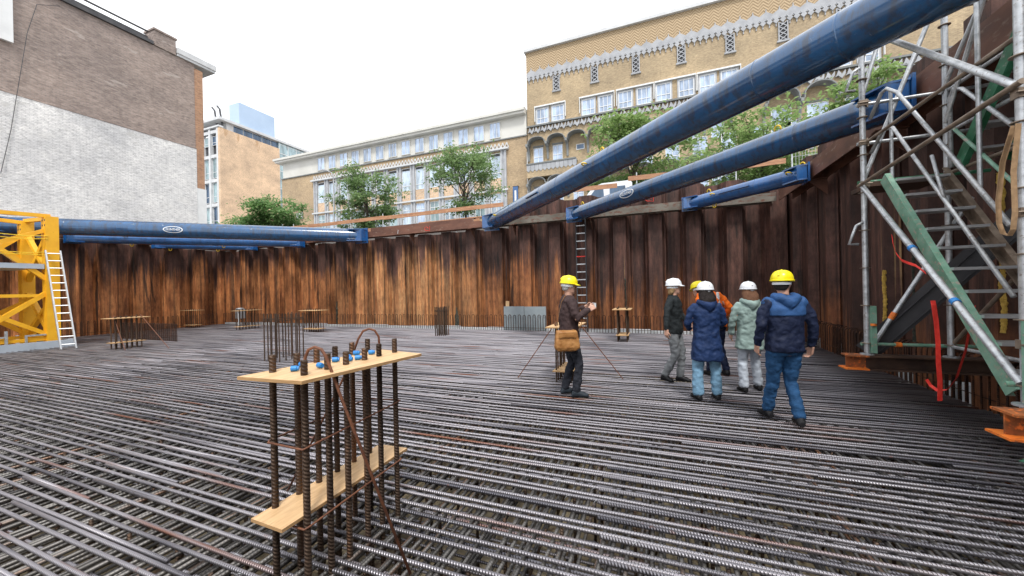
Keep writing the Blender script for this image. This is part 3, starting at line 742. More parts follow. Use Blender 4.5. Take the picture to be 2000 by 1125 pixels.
# ------------------------------------------------------------------ yellow crane mast
t = thing('crane_mast', 'yellow lattice base section of a tower crane at the left edge', 'crane mast', (-21, 5.5, 0))
CX0, CX1, CY0, CY1 = -20.75, -18.95, 4.15, 5.95
for x, y in ((CX1, CY1), (CX1, CY0), (CX0, CY0), (CX0, CY1)):
    m = MB(); m.box((x - .15, y - .15, -.3), (x + .15, y + .15, 4.36)); m.build('corner_post', 'crane_yellow', t)
    for dz in (4.05, 4.22):
        m = MB()
        m.tube([(x + .1, y - .153, dz), (x + .1, y - .148, dz)], .035, 10); m.tube([(x - .06, y - .153, dz), (x - .06, y - .148, dz)], .035, 10); m.build('pin_hole', 'dark_recess', t)
def lat(p, q, wd=.13, nm='diagonal_brace'):
    m = MB(); m.bar(p, q, wd, wd); m.build(nm, 'crane_yellow', t)
for (xa, ya, xb, yb) in ((CX1, CY1, CX1, CY0), (CX0, CY1, CX1, CY1), (CX0, CY0, CX0, CY1), (CX0, CY0, CX1, CY0)):
    lat((xa, ya, 4.38), (xb, yb, 4.30), .12, 'horizontal_brace')
    lat((xa, ya, 2.15), (xb, yb, 3.95)); lat((xa, ya, 3.95), (xb, yb, 3.0) if xa == xb else (xb, yb, 2.3), .12)
    lat((xa, ya, 1.9), (xb, yb, .35)); lat((xa, ya, .35), (xb, yb, 1.55), .12)
    lat((xa, ya, 1.72), (xb, yb, 1.72), .10, 'horizontal_brace'); lat((xa, ya, .28), (xb, yb, .28), .10, 'horizontal_brace')
t2 = thing('steel_platform', 'grey steel platform across the yellow crane mast with wire rails', 'platform', (-20.9, 5.4, 2.6))
m = MB(); m.box((CX0 - .3, CY0 - .1, 2.62), (CX1 - .17, CY1 - .2, 2.74)); m.box((CX1 - .165, CY0 - .6, 2.60), (CX1 + .1, CY1 - .17, 2.76)); m.build('deck', 'board_blue_grey', t2)
for z_ in (3.05, 3.16, 3.6, 3.7):
    m = MB(); m.tube([(CX1 + .17, CY0 - .2, z_ - .03), (CX1 + .18, 5.4, z_ - .06 * (z_ > 3.1)), (CX1 + .16, CY1 - .1, z_)], .012, 5); m.build('rail_wire', 'yellow_lug_paint', t2)
t = thing('edge_board', 'blue grey shuttering board around the foot of the crane mast', 'edge board', (-18.7, 4.7, 0))
m = MB(); m.box((XA - .06, -3, -.3), (XA, 6.35, .22)); m.box((-23, 6.29, -.3), (XA - .065, 6.35, .22)); m.build('board', 'board_blue_grey', t)
for k in range(3):
    t = thing('steel_bracket', ['small galvanised bracket on the board between the two nearest mast legs', 'small galvanised bracket frame left of the crane mast leg', 'perforated galvanised bracket beside the ladder foot'][k], 'bracket', (-19, 4.2 + k * .9, 0), group='brackets on the edge board')
    y_ = [4.95, 4.1, 5.85][k]
    m = MB(); m.box((-18.9, y_, .0), (-18.85, y_ + .06, .62)); m.build('upright', 'galvanised', t)
    m = MB(); m.box((-18.9, y_ - .5, .40), (-18.86, y_ + .0, .45)); m.box((-18.9, y_ - .5, .05), (-18.86, y_ - .45, .40)); m.build('arm', 'galvanised', t)

# ------------------------------------------------------------------ scaffold stair tower
BX0 = 2.36
for y_, lb in ((6.3, 'rusty steel beam with an orange end under the far scaffold post'), (3.85, 'near steel beam with a bright orange end at the right edge')):
    t = thing('steel_beam', lb, 'steel beam', (BX0, y_, .44), group='cantilever beams under the scaffold stair')
    m = MB(); x1 = 4.4
    hw, z0, z1 = .11, .44, .63
    m.box((BX0 + .22, y_ - hw, z1 - .018), (x1, y_ + hw, z1)); m.box((BX0 + .22, y_ - hw, z0), (x1, y_ + hw, z0 + .018)); m.box((BX0 + .22, y_ - .008, z0 + .018), (x1, y_ + .008, z1 - .018)); m.build('beam', 'beam_steel', t)
    m = MB(); m.box((BX0, y_ - hw, z1 - .018), (BX0 + .22, y_ + hw, z1)); m.box((BX0 + .01, y_ - .008, z0 + .018), (BX0 + .22, y_ + .008, z1 - .018)); m.build('beam_end', 'faded_orange', t)
    m = MB(); m.box((BX0 - .03, y_ - hw, z0), (BX0 + .22 + (.9 if y_ < 5 else 0) * 0, y_ + hw, z0 + .018)); m.build('painted_flange', 'orange_marking_paint', t)
    if y_ < 5:
        for dx in (.30, .62):
            m = MB(); m.bar((BX0 + dx, y_ - .13, z0 + .0), (BX0 + dx + .26, y_ - .13, z1 + .05), .012, .07, up=(0, 1, 0)); m.build('stiffener', 'beam_steel', t)
sc = thing('scaffold_stair', 'galvanised and green scaffold stair tower at the right edge', 'scaffold stair', (2.6, 5.2, .63))
TX0, TX1, TY0, TY1 = 2.60, 3.42, 4.02, 6.30
for x, y in ((TX0, TY1), (TX0, TY0), (TX1, TY1), (TX1, TY0)):
    m = MB(); m.tube([(x, y, .66), (x, y, 9.2)], .031, 14); m.build('standard', 'galvanised', sc, smooth='auto')
    m = MB(); m.lathe([(.075, .632), (.075, .645), (.022, .65), (.022, .80)], (x, y, 0), 12); m.build('base_jack', 'galvanised', sc)
    z_ = .78
    while z_ < 5.6:
        m = MB(); m.lathe([(.03, z_), (.058, z_ + .003), (.058, z_ + .010), (.03, z_ + .013)], (x, y, 0), 14); z_ += .5
        m.build('ring_coupler', 'brown_tube', sc)
for x, y in ((TX0 + .05, TY1 - .02), (TX0 - .02, TY0 - .06)):
    m = MB(); m.box((x - .025, y - .03, .66), (x + .035, y + .03, 1.28)); m.build('green_sleeve', 'pale_green_paint', sc)
def tb(p, q, r=.024, mt='galvanised', nm='tube'):
    m = MB(); m.tube([p, q], r, 12); return m.build(nm, mt, sc, smooth='auto')
tb((TX0 - .03, TY1 + .0, 5.0), (TX0 - .03, TY0, 3.07), .029, nm='diagonal_tube')
tb((TX0 - .03, TY1, 2.90), (TX0 - .03, TY0, .80), .029, nm='diagonal_tube')
tb((TX0 - .055, TY1, 2.88), (TX0 - .055, TY0 - .1, 3.06), .022, 'brown_tube', 'ledger')
for z_, mt in ((5.0, 'brown_tube'), (3.97, 'galvanised'), (3.45, 'galvanised'), (.77, 'pale_green_paint'), (2.93, 'green_paint')):
    tb((TX0 - .05, TY1 + .03, z_), (TX1 + .4, TY1 + .03, z_), .022, mt, 'ledger')
tb((TX0 - .1, TY0 + .03, .79), (TX1 + .3, TY0 + .03, .79), .022, 'pale_green_paint', 'ledger')
tb((TX1, TY1, 2.93), (TX1, TY0, 2.93), .022, 'brown_tube', 'ledger'); tb((TX1, TY1, .77), (TX1, TY0, .77), .022, 'galvanised', 'ledger')
tb((TX0 + .06, TY1 + .06, .70), (TX1 + .25, TY1 + .06, 2.62), .026, nm='diagonal_tube')
tb((TX0, TY1 + .06, 2.9), (TX1 + .02, TY1 + .06, 5.3), .026, nm='diagonal_tube')
tb((TX0 + .02, TY1 + .09, 4.55), (TX0 + .55, TY1 - .3, 6.1), .024, 'brown_tube', 'diagonal_tube')
tb((TX0 + .02, TY1 + .03, 4.1), (TX0 + .42, TY1 + .05, 5.6), .024, nm='diagonal_tube')
tb((TX1 - .1, TY1 - .1, 3.9), (TX1 + .05, TY1 - .9, 5.2), .022, nm='diagonal_tube'); tb((TX1 - .12, TY1 - .2, 3.5), (TX1 - .05, TY1 - 1.2, 5.6), .022, nm='diagonal_tube')
for p, q in (((TX0 - .0, TY1 - .1, 5.0), (TX1 + .4, TY1 - .1, 5.0)),):
    m = MB(); a = Vector(p).lerp(Vector(q), .58); m.tube([a, a + Vector((.09, 0, 0))], .031, 12); 
    m.build('orange_mark', 'orange_marking_paint', sc)
for p, ax_ in (((TX0 + .27, TY1 + .06, 1.10), (.045, 0, .085)), ((TX0 + .30, TY1 + .03, .77), (.06, 0, 0)), ((TX0 + .05, TY1 - .052, 1.02), (0, .001, .03))):
    m = MB(); p = Vector(p); m.tube([p, p + Vector(ax_)], .032, 12); m.build('orange_mark', 'orange_marking_paint', sc)
for z_ in (3.45, 3.97, 5.0): tb((TX1 + .02, TY1, z_), (TX1 + .02, TY0, z_), .021, 'galvanised', 'ledger')
tb((TX1 + .02, TY1, .8), (TX1 + .02, TY0, 2.9), .022, 'brown_tube', 'diagonal_tube')
tb((TX0 + .03, TY1 + .03, 3.45), (TX0 + .03, TY0, 3.47), .019, 'brown_tube', 'ledger')
tb((TX0 + .3, TY1 + .02, 2.9), (TX0 + .3, TY1 + .02, 4.1), .019, 'galvanised', 'tube')
tb((3.3, 5.6, 2.6), (3.3, 5.6, 6.2), .021, 'galvanised', 'tube'); tb((TX0 + .1, TY1 + .1, 5.1), (TX1 + .1, TY1 + .1, 6.6), .021, 'brown_tube', 'diagonal_tube')
tb((TX0 - .02, TY1 - .05, 5.05), (TX0 + .2, 5.0, 6.6), .022, 'galvanised', 'diagonal_tube')
# stair flights
SX0, SX1 = 2.72, 3.30
def flight(x0, x1, y0, z0, y1, z1, n, mt1, mt2):
    for x, mt in ((x0, mt1), (x1, mt2)):
        m = MB(); a = Vector((x, y0, z0)); b_ = Vector((x, y1, z1))
        m.bar(a, b_, .012, .13); d = (b_ - a).normalized(); up = Vector((1, 0, 0)).cross(d); up = up if up.z > 0 else -up
        s = 1 if x == x0 else -1
        m.bar(a + up * .062 + Vector((s * .028, 0, 0)), b_ + up * .062 + Vector((s * .028, 0, 0)), .044, .010, up=up)
        m.bar(a - up * .062 + Vector((s * .028, 0, 0)), b_ - up * .062 + Vector((s * .028, 0, 0)), .044, .010, up=up)
        m.build('stringer', mt, sc)
    for k in range(n):
        f_ = (k + .5) / n; y = lerp(y0, y1, f_); z = lerp(z0, z1, f_) + .05
        m = MB(); m.box((x0 + .05, y - .10, z - .028), (x1 - .05, y + .10, z)); m.build('tread', 'aluminium', sc)
flight(SX0, SX1, 4.34, .66, 6.12, 2.92, 10, 'pale_green_paint', 'brown_tube')
flight(3.37, 3.9 - .06, 6.05, 2.95, 4.5, 5.0, 9, 'green_paint', 'green_paint')
m = MB(); m.box((TX0 + .06, TY1 - .02, 2.86), (TX1 - .02, TY1 + .0 + .5, 2.92)); m.build('landing', 'beam_steel', sc)
def handrail(path, r=.021, mt='galvanised'):
    m = MB(); m.tube(path, r, 12); m.build('handrail', mt, sc, smooth=True)
handrail([(2.68, 6.30, 3.75), (2.72, 6.12, 4.0), (2.74, 6.05, 4.02), (2.78, 5.92, 3.9), (2.78, 4.42, 2.05)])
handrail([(2.68, 6.30, 3.30), (2.72, 6.10, 3.52), (2.76, 5.98, 3.5), (2.78, 4.40, 1.45)], .019)
handrail([(3.32, 6.05, 2.95), (3.32, 6.05, 3.78), (3.32, 5.98, 3.86), (3.32, 5.86, 3.8), (3.32, 4.6, 2.45)])
handrail([(3.32, 6.02, 3.42), (3.32, 4.5, 1.75)], .018, 'pale_green_paint')
handrail([(2.77, 5.15, 2.42), (2.80, 5.38, 2.95)], .016)
for y in (6.2,):
    m = MB(); m.tube([(2.85, y, 3.46), (2.85, y, 3.98)], .016, 8); m.build('handrail', 'galvanised', sc)
# couplers
for p in ((TX0, TY1, 3.97), (TX0, TY1, 3.45), (TX0, TY1, 2.9), (TX0, TY0, 3.0), (TX0, TY0, 2.1), (TX0, TY0, 1.1), (TX0, TY1, 4.75)):
    m = MB(); m.box((p[0] - .04, p[1] - .045, p[2] - .035), (p[0] + .05, p[1] + .03, p[2] + .035)); m.tube([(p[0] - .06, p[1] - .05, p[2]), (p[0] + .07, p[1] - .05, p[2])], .009, 6); m.tube([(p[0] + .05, p[1], p[2] - .05), (p[0] + .05, p[1] + .02, p[2] + .06)], .014, 6)
    m.build('coupler', 'brown_tube', sc)
for p in ((TX0 - .03, TY1 - .03, 2.25), (TX0 - .03, TY1 - .03, 4.3)):
    m = MB(); m.tube([Vector(p) + Vector(v) for v in ((0, 0, .14), (-.07, 0, .10), (-.11, 0, -.02), (-.15, 0, -.14), (-.05, 0, -.15))], .018, 8); m.build('safety_hook', 'galvanised', sc, smooth=True)
for z_ in (1.95, .98 + .42):
    y_ = TY0 + (z_ - .8) / (2.90 - .80) * (TY1 - TY0)
    m = MB(); m.tube([(TX0 - .03, y_ + .02, z_ + .012), (TX0 - .03, y_ - .02, z_ - .012)], .034, 14); m.build('blue_tie', 'blue_tape', sc)
m = MB(); m.tube([(TX0, TY1, 3.02), (TX0, TY1, 3.12)], .029, 14); m.build('paper_sticker', 'pale_foam', sc)
def ribbon(m, pts, wdt, side):
    P = [Vector(p) for p in pts]; S = Vector(side) * wdt / 2; vs = []
    for p in P: vs += [p - S, p + S]
    th = Vector((0, 0, 0)); n = len(P)
    nrm = (P[1] - P[0]).cross(S).normalized() * .003
    vs2 = [v + nrm for v in vs]; fs = []
    for i in range(n - 1):
        fs += [(2 * i, 2 * i + 1, 2 * i + 3, 2 * i + 2), (2 * n + 2 * i + 2, 2 * n + 2 * i + 3, 2 * n + 2 * i + 1, 2 * n + 2 * i), (2 * i, 2 * i + 2, 2 * n + 2 * i + 2, 2 * n + 2 * i), (2 * i + 3, 2 * i + 1, 2 * n + 2 * i + 1, 2 * n + 2 * i + 3)]
    m.add(vs + vs2, fs)
CR = Vector((.9316, .3636, 0))
m = MB()
ribbon(m, [(2.535, 4.90, 1.40), (2.52, 4.86, 1.36), (2.53, 4.85, 1.2), (2.545, 4.86, 1.0), (2.54, 4.85, .80), (2.548, 4.85, .62), (2.54, 4.84, .43)], .048, CR)
tag(m.build('red_strap', 'red_webbing'), 'long red strap hanging straight down below the lower blue tie', 'strap', 'red webbing straps')
m = MB(); ribbon(m, [(2.54, 5.56, 2.13), (2.52, 5.50, 2.03), (2.52, 5.45, 1.92), (2.52, 5.35, 1.83), (2.51, 5.24, 1.80), (2.53, 5.13, 1.76), (2.57, 5.06, 1.68)], .035, (0, .5, .9))
tag(m.build('red_strap', 'red_webbing'), 'red strap wound round the diagonal tube under the upper blue tie', 'strap', 'red webbing straps')
m = MB(); ribbon(m, [(2.78, 5.50, .50), (2.78, 5.44, .45), (2.78, 5.33, .42), (2.78, 5.18, .47), (2.79, 5.07, .62), (2.80, 4.97, .90), (2.80, 4.85, 1.35)], .04, (.8, .5, .3))
tag(m.build('red_strap', 'red_webbing'), 'looped red strap sagging behind the foot of the green stringer', 'strap', 'red webbing straps')
m = MB(); ribbon(m, [(2.545, 4.0, 2.76), (2.50, 4.03, 2.5), (2.49, 4.06, 2.2), (2.49, 4.055, 2.03), (2.495, 4.03, 1.95), (2.50, 3.99, 1.93)], .045, (.93, .36, 0))
ribbon(m, [(2.545, 3.96, 2.76), (2.51, 3.955, 2.4), (2.51, 3.95, 2.1), (2.505, 3.96, 1.97), (2.50, 3.985, 1.925)], .045, (.93, .36, 0))
tag(m.build('lifting_sling', 'tan_webbing'), 'tan lifting sling looped over the near scaffold post', 'sling')
m = MB(); m.prism([(2.93, 4.62, .0), (3.20, 4.44, .0), (3.24, 4.50, .16), (3.10, 4.60, .13)], (.004, .012, 0))
tag(m.build('green_plate', 'green_paint'), 'dark green steel plate lying on the bars at the right edge under the near beam', 'steel plate')
# dark inclined channel behind the stair
t = thing('raking_shore', 'dark steel channel leaning up to the right behind the stair', 'raking shore', (2.75, 6.6, .5))
m = MB(); m.bar((2.72, 6.62, .62), (3.95, 5.9, 2.45), .02, .26); m.bar((2.72, 6.57, .74), (3.95, 5.85, 2.57), .1, .016); m.bar((2.72, 6.57, .51), (3.95, 5.85, 2.33), .1, .016); m.build('channel', 'dark_steel', t)
# work lamp on the corner of the walers
t = thing('floodlight', 'small grey floodlight on the waler above the shortest right strut', 'floodlight', (3.45, 10.6, 4.75))
m = MB(); m.box((3.40, 10.55, 4.72), (3.46, 10.6, 5.25)); m.build('stand', 'galvanised', t)
m = MB(); m.prism([(3.18, 10.45, 5.05), (3.42, 10.62, 5.0), (3.42, 10.62, 5.28), (3.18, 10.45, 5.33)], (-.05, .12, -.03)); m.build('housing', 'floodlight_grey', t)
m = MB(); m.prism([(3.205, 10.445, 5.08), (3.395, 10.60, 5.03), (3.395, 10.60, 5.25), (3.205, 10.445, 5.30)], (.004, -.01, .0)); m.build('lens', 'sky_glass', t)
# dried slurry runs on the clutches of the right wall
for i, (y_, z0, z1, mt, lb) in enumerate(((8.77, .75, 1.83, 'slurry_yellow', 'yellow and black slurry run on the right wall near the far scaffold post'), (7.93, .6, 2.1, 'black_growth', 'dark crusted run on the right wall behind the shore channel'), (6.29, .95, 2.9, 'slurry_yellow', 'bright yellow slurry run on the right wall behind the stair treads'))):
    m = MB(); z_ = z0; pts = []; rs = []
    while z_ < z1:
        pts.append((XR - .215 + random.uniform(-.006, .006), y_ + .012 * math.sin(z_ * 9), z_)); rs.append((.010, .020 + .022 * abs(noise.noise(Vector((z_ * 7, i * 5.0, 0)))) + random.uniform(0, .008))); z_ += .02
    m.tube(pts, rs, 7); tag(m.build('slurry_run', mt), lb, 'slurry run', 'slurry runs on the sheet piles')
for i, (x_, z1, lb) in enumerate(((-1.02, 1.95, 'tall black crusted run on the back wall left of the man in black'), (-14.6, 1.2, 'dark crusted run low on the back wall behind the bare bar bundle'), (-7.9, .9, 'short mossy run on the back wall left of the foam boards'))):
    m = MB(); z_ = .1; pts = []; rs = []
    while z_ < z1:
        k = 1 - (z_ / z1) ** 2 * .7
        pts.append((x_ + random.uniform(-.02, .02), YB - .24 + random.uniform(-.005, .005), z_)); rs.append((random.uniform(.07, .11) * k, .02)); z_ += .06
    m.tube(pts, rs, 8); tag(m.build('slurry_run', 'black_growth'), lb, 'slurry run', 'slurry runs on the sheet piles')
# small pump box in the corner
t = thing('pump_box', 'small grey pump box with a pipe in the far left corner', 'pump box', (-22, 12.9, 0))
m = MB(); m.box((-20.95, 13.0, .35), (-20.55, 13.25, .85)); m.lathe([(.19, .85), (.17, .9), (.05, .92)], (-20.75, 13.12, 0), 12); m.build('housing', 'floodlight_grey', t)
m = MB(); m.tube([(-20.62, 12.98, .0), (-20.62, 12.98, .62)], .045, 8); m.build('pipe', 'white_frame', t)

# ------------------------------------------------------------------ buildings
def windows(t, x0, x1, z0, z1, y, mull=2, trans=.33, glass='curtain_glass', frame='white_frame', depth=.0, fw=.055):
    f_ = MB(); yo = y - .05
    f_.box((x0, yo, z0), (x0 + fw, yo + .1, z1)); f_.box((x1 - fw, yo, z0), (x1, yo + .1, z1)); f_.box((x0 + fw, yo, z0), (x1 - fw, yo + .1, z0 + fw)); f_.box((x0 + fw, yo, z1 - fw), (x1 - fw, yo + .1, z1))
    for k in range(1, mull):
        xx = lerp(x0, x1, k / mull); f_.box((xx - fw * .4, yo + .01, z0 + fw), (xx + fw * .4, yo + .09, z1 - fw))
    if trans: f_.box((x0 + fw, yo + .012, lerp(z0, z1, trans) - .03), (x1 - fw, yo + .088, lerp(z0, z1, trans) + .03))
    w_ = f_.build('window', frame, t)
    g = MB(); g.box((x0 + fw, y + .0, z0 + fw), (x1 - fw, y + .012, z1 - fw)); g.build('pane', glass, w_)
FYB = 36.0
# --- tall yellow brick building
t = thing('brick_building', 'tall yellow brick building with arched bays and a white zigzag frieze', 'building', (8, 36, ST))
m = MB(); m.box((-11.98, FYB, ST), (44, FYB + 18, 23.4)); m.build('wall', 'yellow_brick', t)
m = MB(); m.box((-11.98, FYB, 23.402), (44, FYB + 18, 25.72)); m.build('herringbone_wall', 'herringbone_brick', t)
m = MB(); m.box((-12.15, FYB - .28, 25.722), (44, FYB + 18, 25.98)); m.box((-12.1, FYB - .18, 25.98), (44, FYB + 18, 26.08)); m.build('cornice', 'white_stone', t)
fr = MB(); x = -11.9; yy = FYB - .10
while x < 40:          # zigzag frieze: scalloped points with diamonds under them
    wd = .92
    poly = [(x, yy, 23.1), (x, yy, 23.55), (x + wd * .2, yy, 23.68), (x + wd * .44, yy, 23.82), (x + wd * .5, yy, 24.12), (x + wd * .56, yy, 23.82), (x + wd * .8, yy, 23.68), (x + wd, yy, 23.55), (x + wd, yy, 23.1)]
    fr.prism(poly, (0, .098, 0))
    for q in (0, .5):
        cx = x + wd * (q + .25); fr.prism([(cx - wd * .24, yy - .02, 22.95), (cx, yy - .02, 23.2), (cx + wd * .24, yy - .02, 22.95), (cx, yy - .02, 22.7)], (0, .118, 0))
        fr.box((cx - .035, yy + .02, 22.5), (cx + .035, yy + .098, 22.72))
    x += wd
fr.build('frieze', 'ornament_stone', t)
gz = MB(); x = -11.9
while x < 40:
    gz.bar((x, yy - .012, 23.24), (x + .23, yy - .012, 23.02), .02, .05, up=(0, 0, 1)); gz.bar((x + .23, yy - .012, 23.02), (x + .46, yy - .012, 23.24), .02, .05)
    x += .46
gz.build('frieze_zigzag', 'grey_stone', t)  # thin grey stone zigzag laid over the frieze
for k, xo in enumerate((-8.85, -5.1, -1.35, 2.45, 6.2, 9.95, 13.7, 17.5)):
    m = MB(); y0 = FYB - .14
    m.box((xo - .34, y0, 21.25), (xo - .26, FYB - .002, 22.75)); m.box((xo + .26, y0, 21.25), (xo + .34, FYB - .002, 22.75)); m.box((xo - .44, y0 - .03, 21.13), (xo + .44, FYB - .002, 21.25))
    for j in range(4):
        za = 21.26 + j * .37; m.bar((xo - .26, y0 + .05, za), (xo + .26, y0 + .05, za + .37), .05, .06); m.bar((xo + .26, y0 + .06, za), (xo - .26, y0 + .06, za + .37), .05, .06)
    o = m.build('lattice_ornament', 'ornament_stone', t)
    g = MB(); g.box((xo - .26, FYB - .04, 21.26), (xo + .26, FYB - .003, 22.74)); g.build('recess', 'dark_recess', o)
# upper row windows in groups with a white awning rail
WPX = [(-10.95, -9.75), (-9.35, -8.15), (-6.35, -5.15), (-4.75, -3.55), (-2.95, -1.75), (-1.3, -.1), (.35, 1.55), (2.2, 3.4), (3.85, 5.05), (5.5, 6.7), (8.2, 9.4), (9.9, 11.1), (13, 14.2), (14.7, 15.9)]
for a, c in WPX:
    m = MB(); m.box((a - .12, FYB - .06, 18.25), (a - .003, FYB - .002, 19.75)); m.box((c + .003, FYB - .06, 18.25), (c + .12, FYB - .002, 19.75)); m.box((a - .12, FYB - .06, 19.752), (c + .12, FYB - .002, 19.87)); m.build('window_surround', 'grey_stone', t)
    windows(t, a, c, 18.25, 19.75, FYB - .012, 3, .35)
for a, c in ((-11.15, -7.95), (-6.6, -3.3), (-3.15, .15), (.1 + .1, 3.6), (3.65, 6.95), (8.0, 11.4), (12.8, 16.2)):
    m = MB(); m.box((a, FYB - .22, 19.9), (c, FYB - .003, 20.02)); m.box((a, FYB - .2, 18.5), (a + .05, FYB - .003, 19.9)); m.box((c - .05, FYB - .2, 18.5), (c, FYB - .003, 19.9)); m.build('awning_rail', 'white_frame', t)
m = MB(); m.box((-11.99, FYB - .26, 18.0), (44, FYB - .003, 18.14)); m.build('sill_band', 'lead_grey', t)
m = MB(); x = -11.9
while x < 40:
    m.prism([(x, FYB - .2, 17.45), (x + .11, FYB - .2, 17.62), (x + .22, FYB - .2, 17.98), (x + .44, FYB - .2, 17.62), (x + .66, FYB - .2, 17.98), (x + .66, FYB - .2, 17.6), (x + .44, FYB - .2, 17.3), (x + .22, FYB - .2, 17.55)], (0, .17, 0)); x += .66
m.build('zigzag_band', 'ornament_stone', t)
def arch(x0, x1, zs, zt, y, proj_, mt):
    """segmental barrel hood on curved brackets"""
    n = 10; h = zt - zs; vs_o = []; vs_i = []
    m = MB()
    for k in range(n):
        a0 = math.pi * k / n; a1 = math.pi * (k + 1) / n
        def P(a, r): return (lerp(x0, x1, .5) - (x1 - x0) / 2 * math.cos(a) * r, zs + h * abs(math.sin(a)) ** .75 * r)
        po, pi = P(a0, 1), P(a1, 1); qo, qi = P(a0, .93), P(a1, .93)
        m.prism([(po[0], y - proj_, po[1]), (pi[0], y - proj_, pi[1]), (qi[0], y - proj_, qi[1]), (qo[0], y - proj_, qo[1])], (0, proj_, 0))
    return m
def bracket(x, zs, y, proj_, drop, wd=.2):
    m = MB(); pts = [(x - wd / 2, y, zs), (x - wd / 2, y - proj_, zs), (x - wd / 2, y - proj_, zs - .25), (x - wd / 2, y - proj_ * .45, zs - .42), (x - wd / 2, y - proj_ * .22, zs - drop * .55), (x - wd / 2, y - proj_ * .12, zs - drop), (x - wd / 2, y, zs - drop)]
    m.prism(pts, (wd, 0, 0)); return m
def bay(x0, w_, n, zs, zt, drop, wz, wins, proj_=.9):
    for k in range(n):
        a = x0 + k * w_; arch(a + .1, a + w_ - .1, zs, zt, FYB - .003, proj_, None).build('arch_hood', 'hood_stone', t)
        if k in wins: windows(t, a + .5, a + w_ - .5, wz[0], wz[1], FYB - .012, 2, .45)
        m = MB(); m.box((a + .45, FYB - .05, wz[1] + .05), (a + w_ - .45, FYB - .003, wz[1] + .22)); 
        if k in wins: m.build('lintel', 'lead_grey', t)
    for k in range(n + 1): bracket(x0 + k * w_, zs + .05, FYB - .003, proj_, drop).build('arch_bracket', 'hood_stone', t)
bay(-11.85, 2.0, 9, 16.05, 16.72, 1.5, (14.15, 15.85), (0, 1, 4, 5, 6, 7, 8)); bay(-11.85, 2.0, 9, 12.05, 12.72, 1.5, (10.1, 11.75), (0, 1, 2, 3, 4, 5, 6, 7, 8))
bay(8.5, 2.4, 6, 16.0, 17.2, 1.9, (13.9, 15.8), range(6))
windows(t, -7.0, -6.2, 15.05, 15.6, FYB - .012, 1, 0, 'dark_glass')
for zs_, x1_ in ((13.95, -6.9),):
    m = MB(); m.box((-11.9, FYB - .95, zs_), (x1_, FYB - .004, zs_ + .14)); m.build('balcony_cap', 'lead_grey', t)
    m = MB(); m.box((-11.85, FYB - .85, zs_ - 1.25), (x1_ - .1, FYB - .004, zs_ - .5)); m.build('balcony_front', 'yellow_brick', t)
    m = MB(); x = -11.85
    while x < x1_ - .3: m.prism([(x, FYB - .9, zs_ - .52), (x, FYB - .9, zs_ - .02), (x + .4, FYB - .9, zs_ - .02), (x + .4, FYB - .9, zs_ - .52), (x + .2, FYB - .9, zs_ - .72)], (0, .04, 0)); x += .42
    m.build('balcony_trim', 'ornament_stone', t)
for zz in (12.6, 9.0, 5.8):
    for x in range(0, 12):
        a = 5.0 - 6.2 + x * 2.2
        if zz == 12.6 and a < 6: windows(t, a, a + 1.15, zz, zz + 1.9, FYB - .012, 2, .3, 'curtain_glass')
        else: windows(t, a, a + 1.2, zz, zz + 2.1, FYB - .012, 2, .3, 'curtain_glass')
m = MB(); m.box((-10.5, FYB - .03, ST + .2), (-7.6, FYB - .002, 9.0)); m.build('ground_floor_panel', 'dark_glass', t)
m = MB(); m.box((-12.06, FYB - .16, 8), (-11.995, FYB - .06, 15.6)); m.build('drain_pipe', 'white_frame', t)
# --- long middle building
t = thing('office_building', 'long brick and grey stone office building with a cream top storey', 'building', (-30, 36, ST))
m = MB(); m.box((-47.7, FYB, ST), (-12.1, FYB + 12, 17.4)); m.build('wall', 'brown_gold_brick', t)
m = MB(); m.box((-47.5, FYB + .05, 17.402), (-12.1, FYB + 12, 19.5)); m.build('top_storey', 'cream_panel', t)
m = MB(); m.box((-48.3, FYB - .55, 19.502), (-12.1, FYB + 12.2, 19.75)); m.box((-48.5, FYB - .7, 19.752), (-12.1, FYB + 12.3, 20.02)); m.build('cornice', 'cream_panel', t)
m = MB(); m.box((-48.3, FYB - .5, 20.02), (-12.1, FYB + 12, 20.1)); m.build('roof', 'lead_grey', t)
m = MB(); m.box((-47.8, FYB - .12, 17.30), (-12.1, FYB - .003, 17.42)); m.build('string_course', 'lead_grey', t)
PW = 1.907; X0 = -41.35
for k in range(14):
    a = X0 + k * PW
    windows(t, a + .32, a + PW - .32, 17.62, 19.3, FYB - .0, 2 if k not in (6, 13) else 3, 0, 'curtain_glass', 'cream_panel', fw=.06)
    windows(t, a + .36, a + PW - .36, 13.35, 16.0, FYB - .012, 1, .22, 'sky_glass')
    m = MB(); m.box((a + .4, FYB - .045, 15.72), (a + PW - .4, FYB - .031, 15.95)); m.build('blind_box', 'dark_recess', t)
    m = MB(); m.box((a + .36, FYB - .08, 12.2), (a + PW - .36, FYB - .003, 13.3)); o = m.build('spandrel_panel', 'peach_brick', t)
    g = MB()
    for i in range(4):
        for j in range(3): g.box((a + .55 + i * .25, FYB - .10, 12.4 + j * .3 + (i % 2) * .08), (a + .61 + i * .25, FYB - .082, 12.47 + j * .3 + (i % 2) * .08))
    g.build('ceramic_studs', 'white_stone', o)
    windows(t, a + .36, a + PW - .36, 9.35, 11.75, FYB - .012, 2, .72, ['teal_glass', 'sky_glass', 'curtain_glass'][k % 3])
    windows(t, a + .36, a + PW - .36, 5.6, 8.2, FYB - .012, 2, .72, 'dark_glass')
for k in range(15):
    a = X0 + k * PW; m = MB(); m.box((a - .3, FYB - .2, 5), (a - .1, FYB - .003, 16.2)); m.box((a + .1, FYB - .2, 5), (a + .3, FYB - .003, 16.2)); m.box((a - .1, FYB - .1, 5), (a + .1, FYB - .003, 16.2)); m.build('pilaster', 'grey_stone', t)
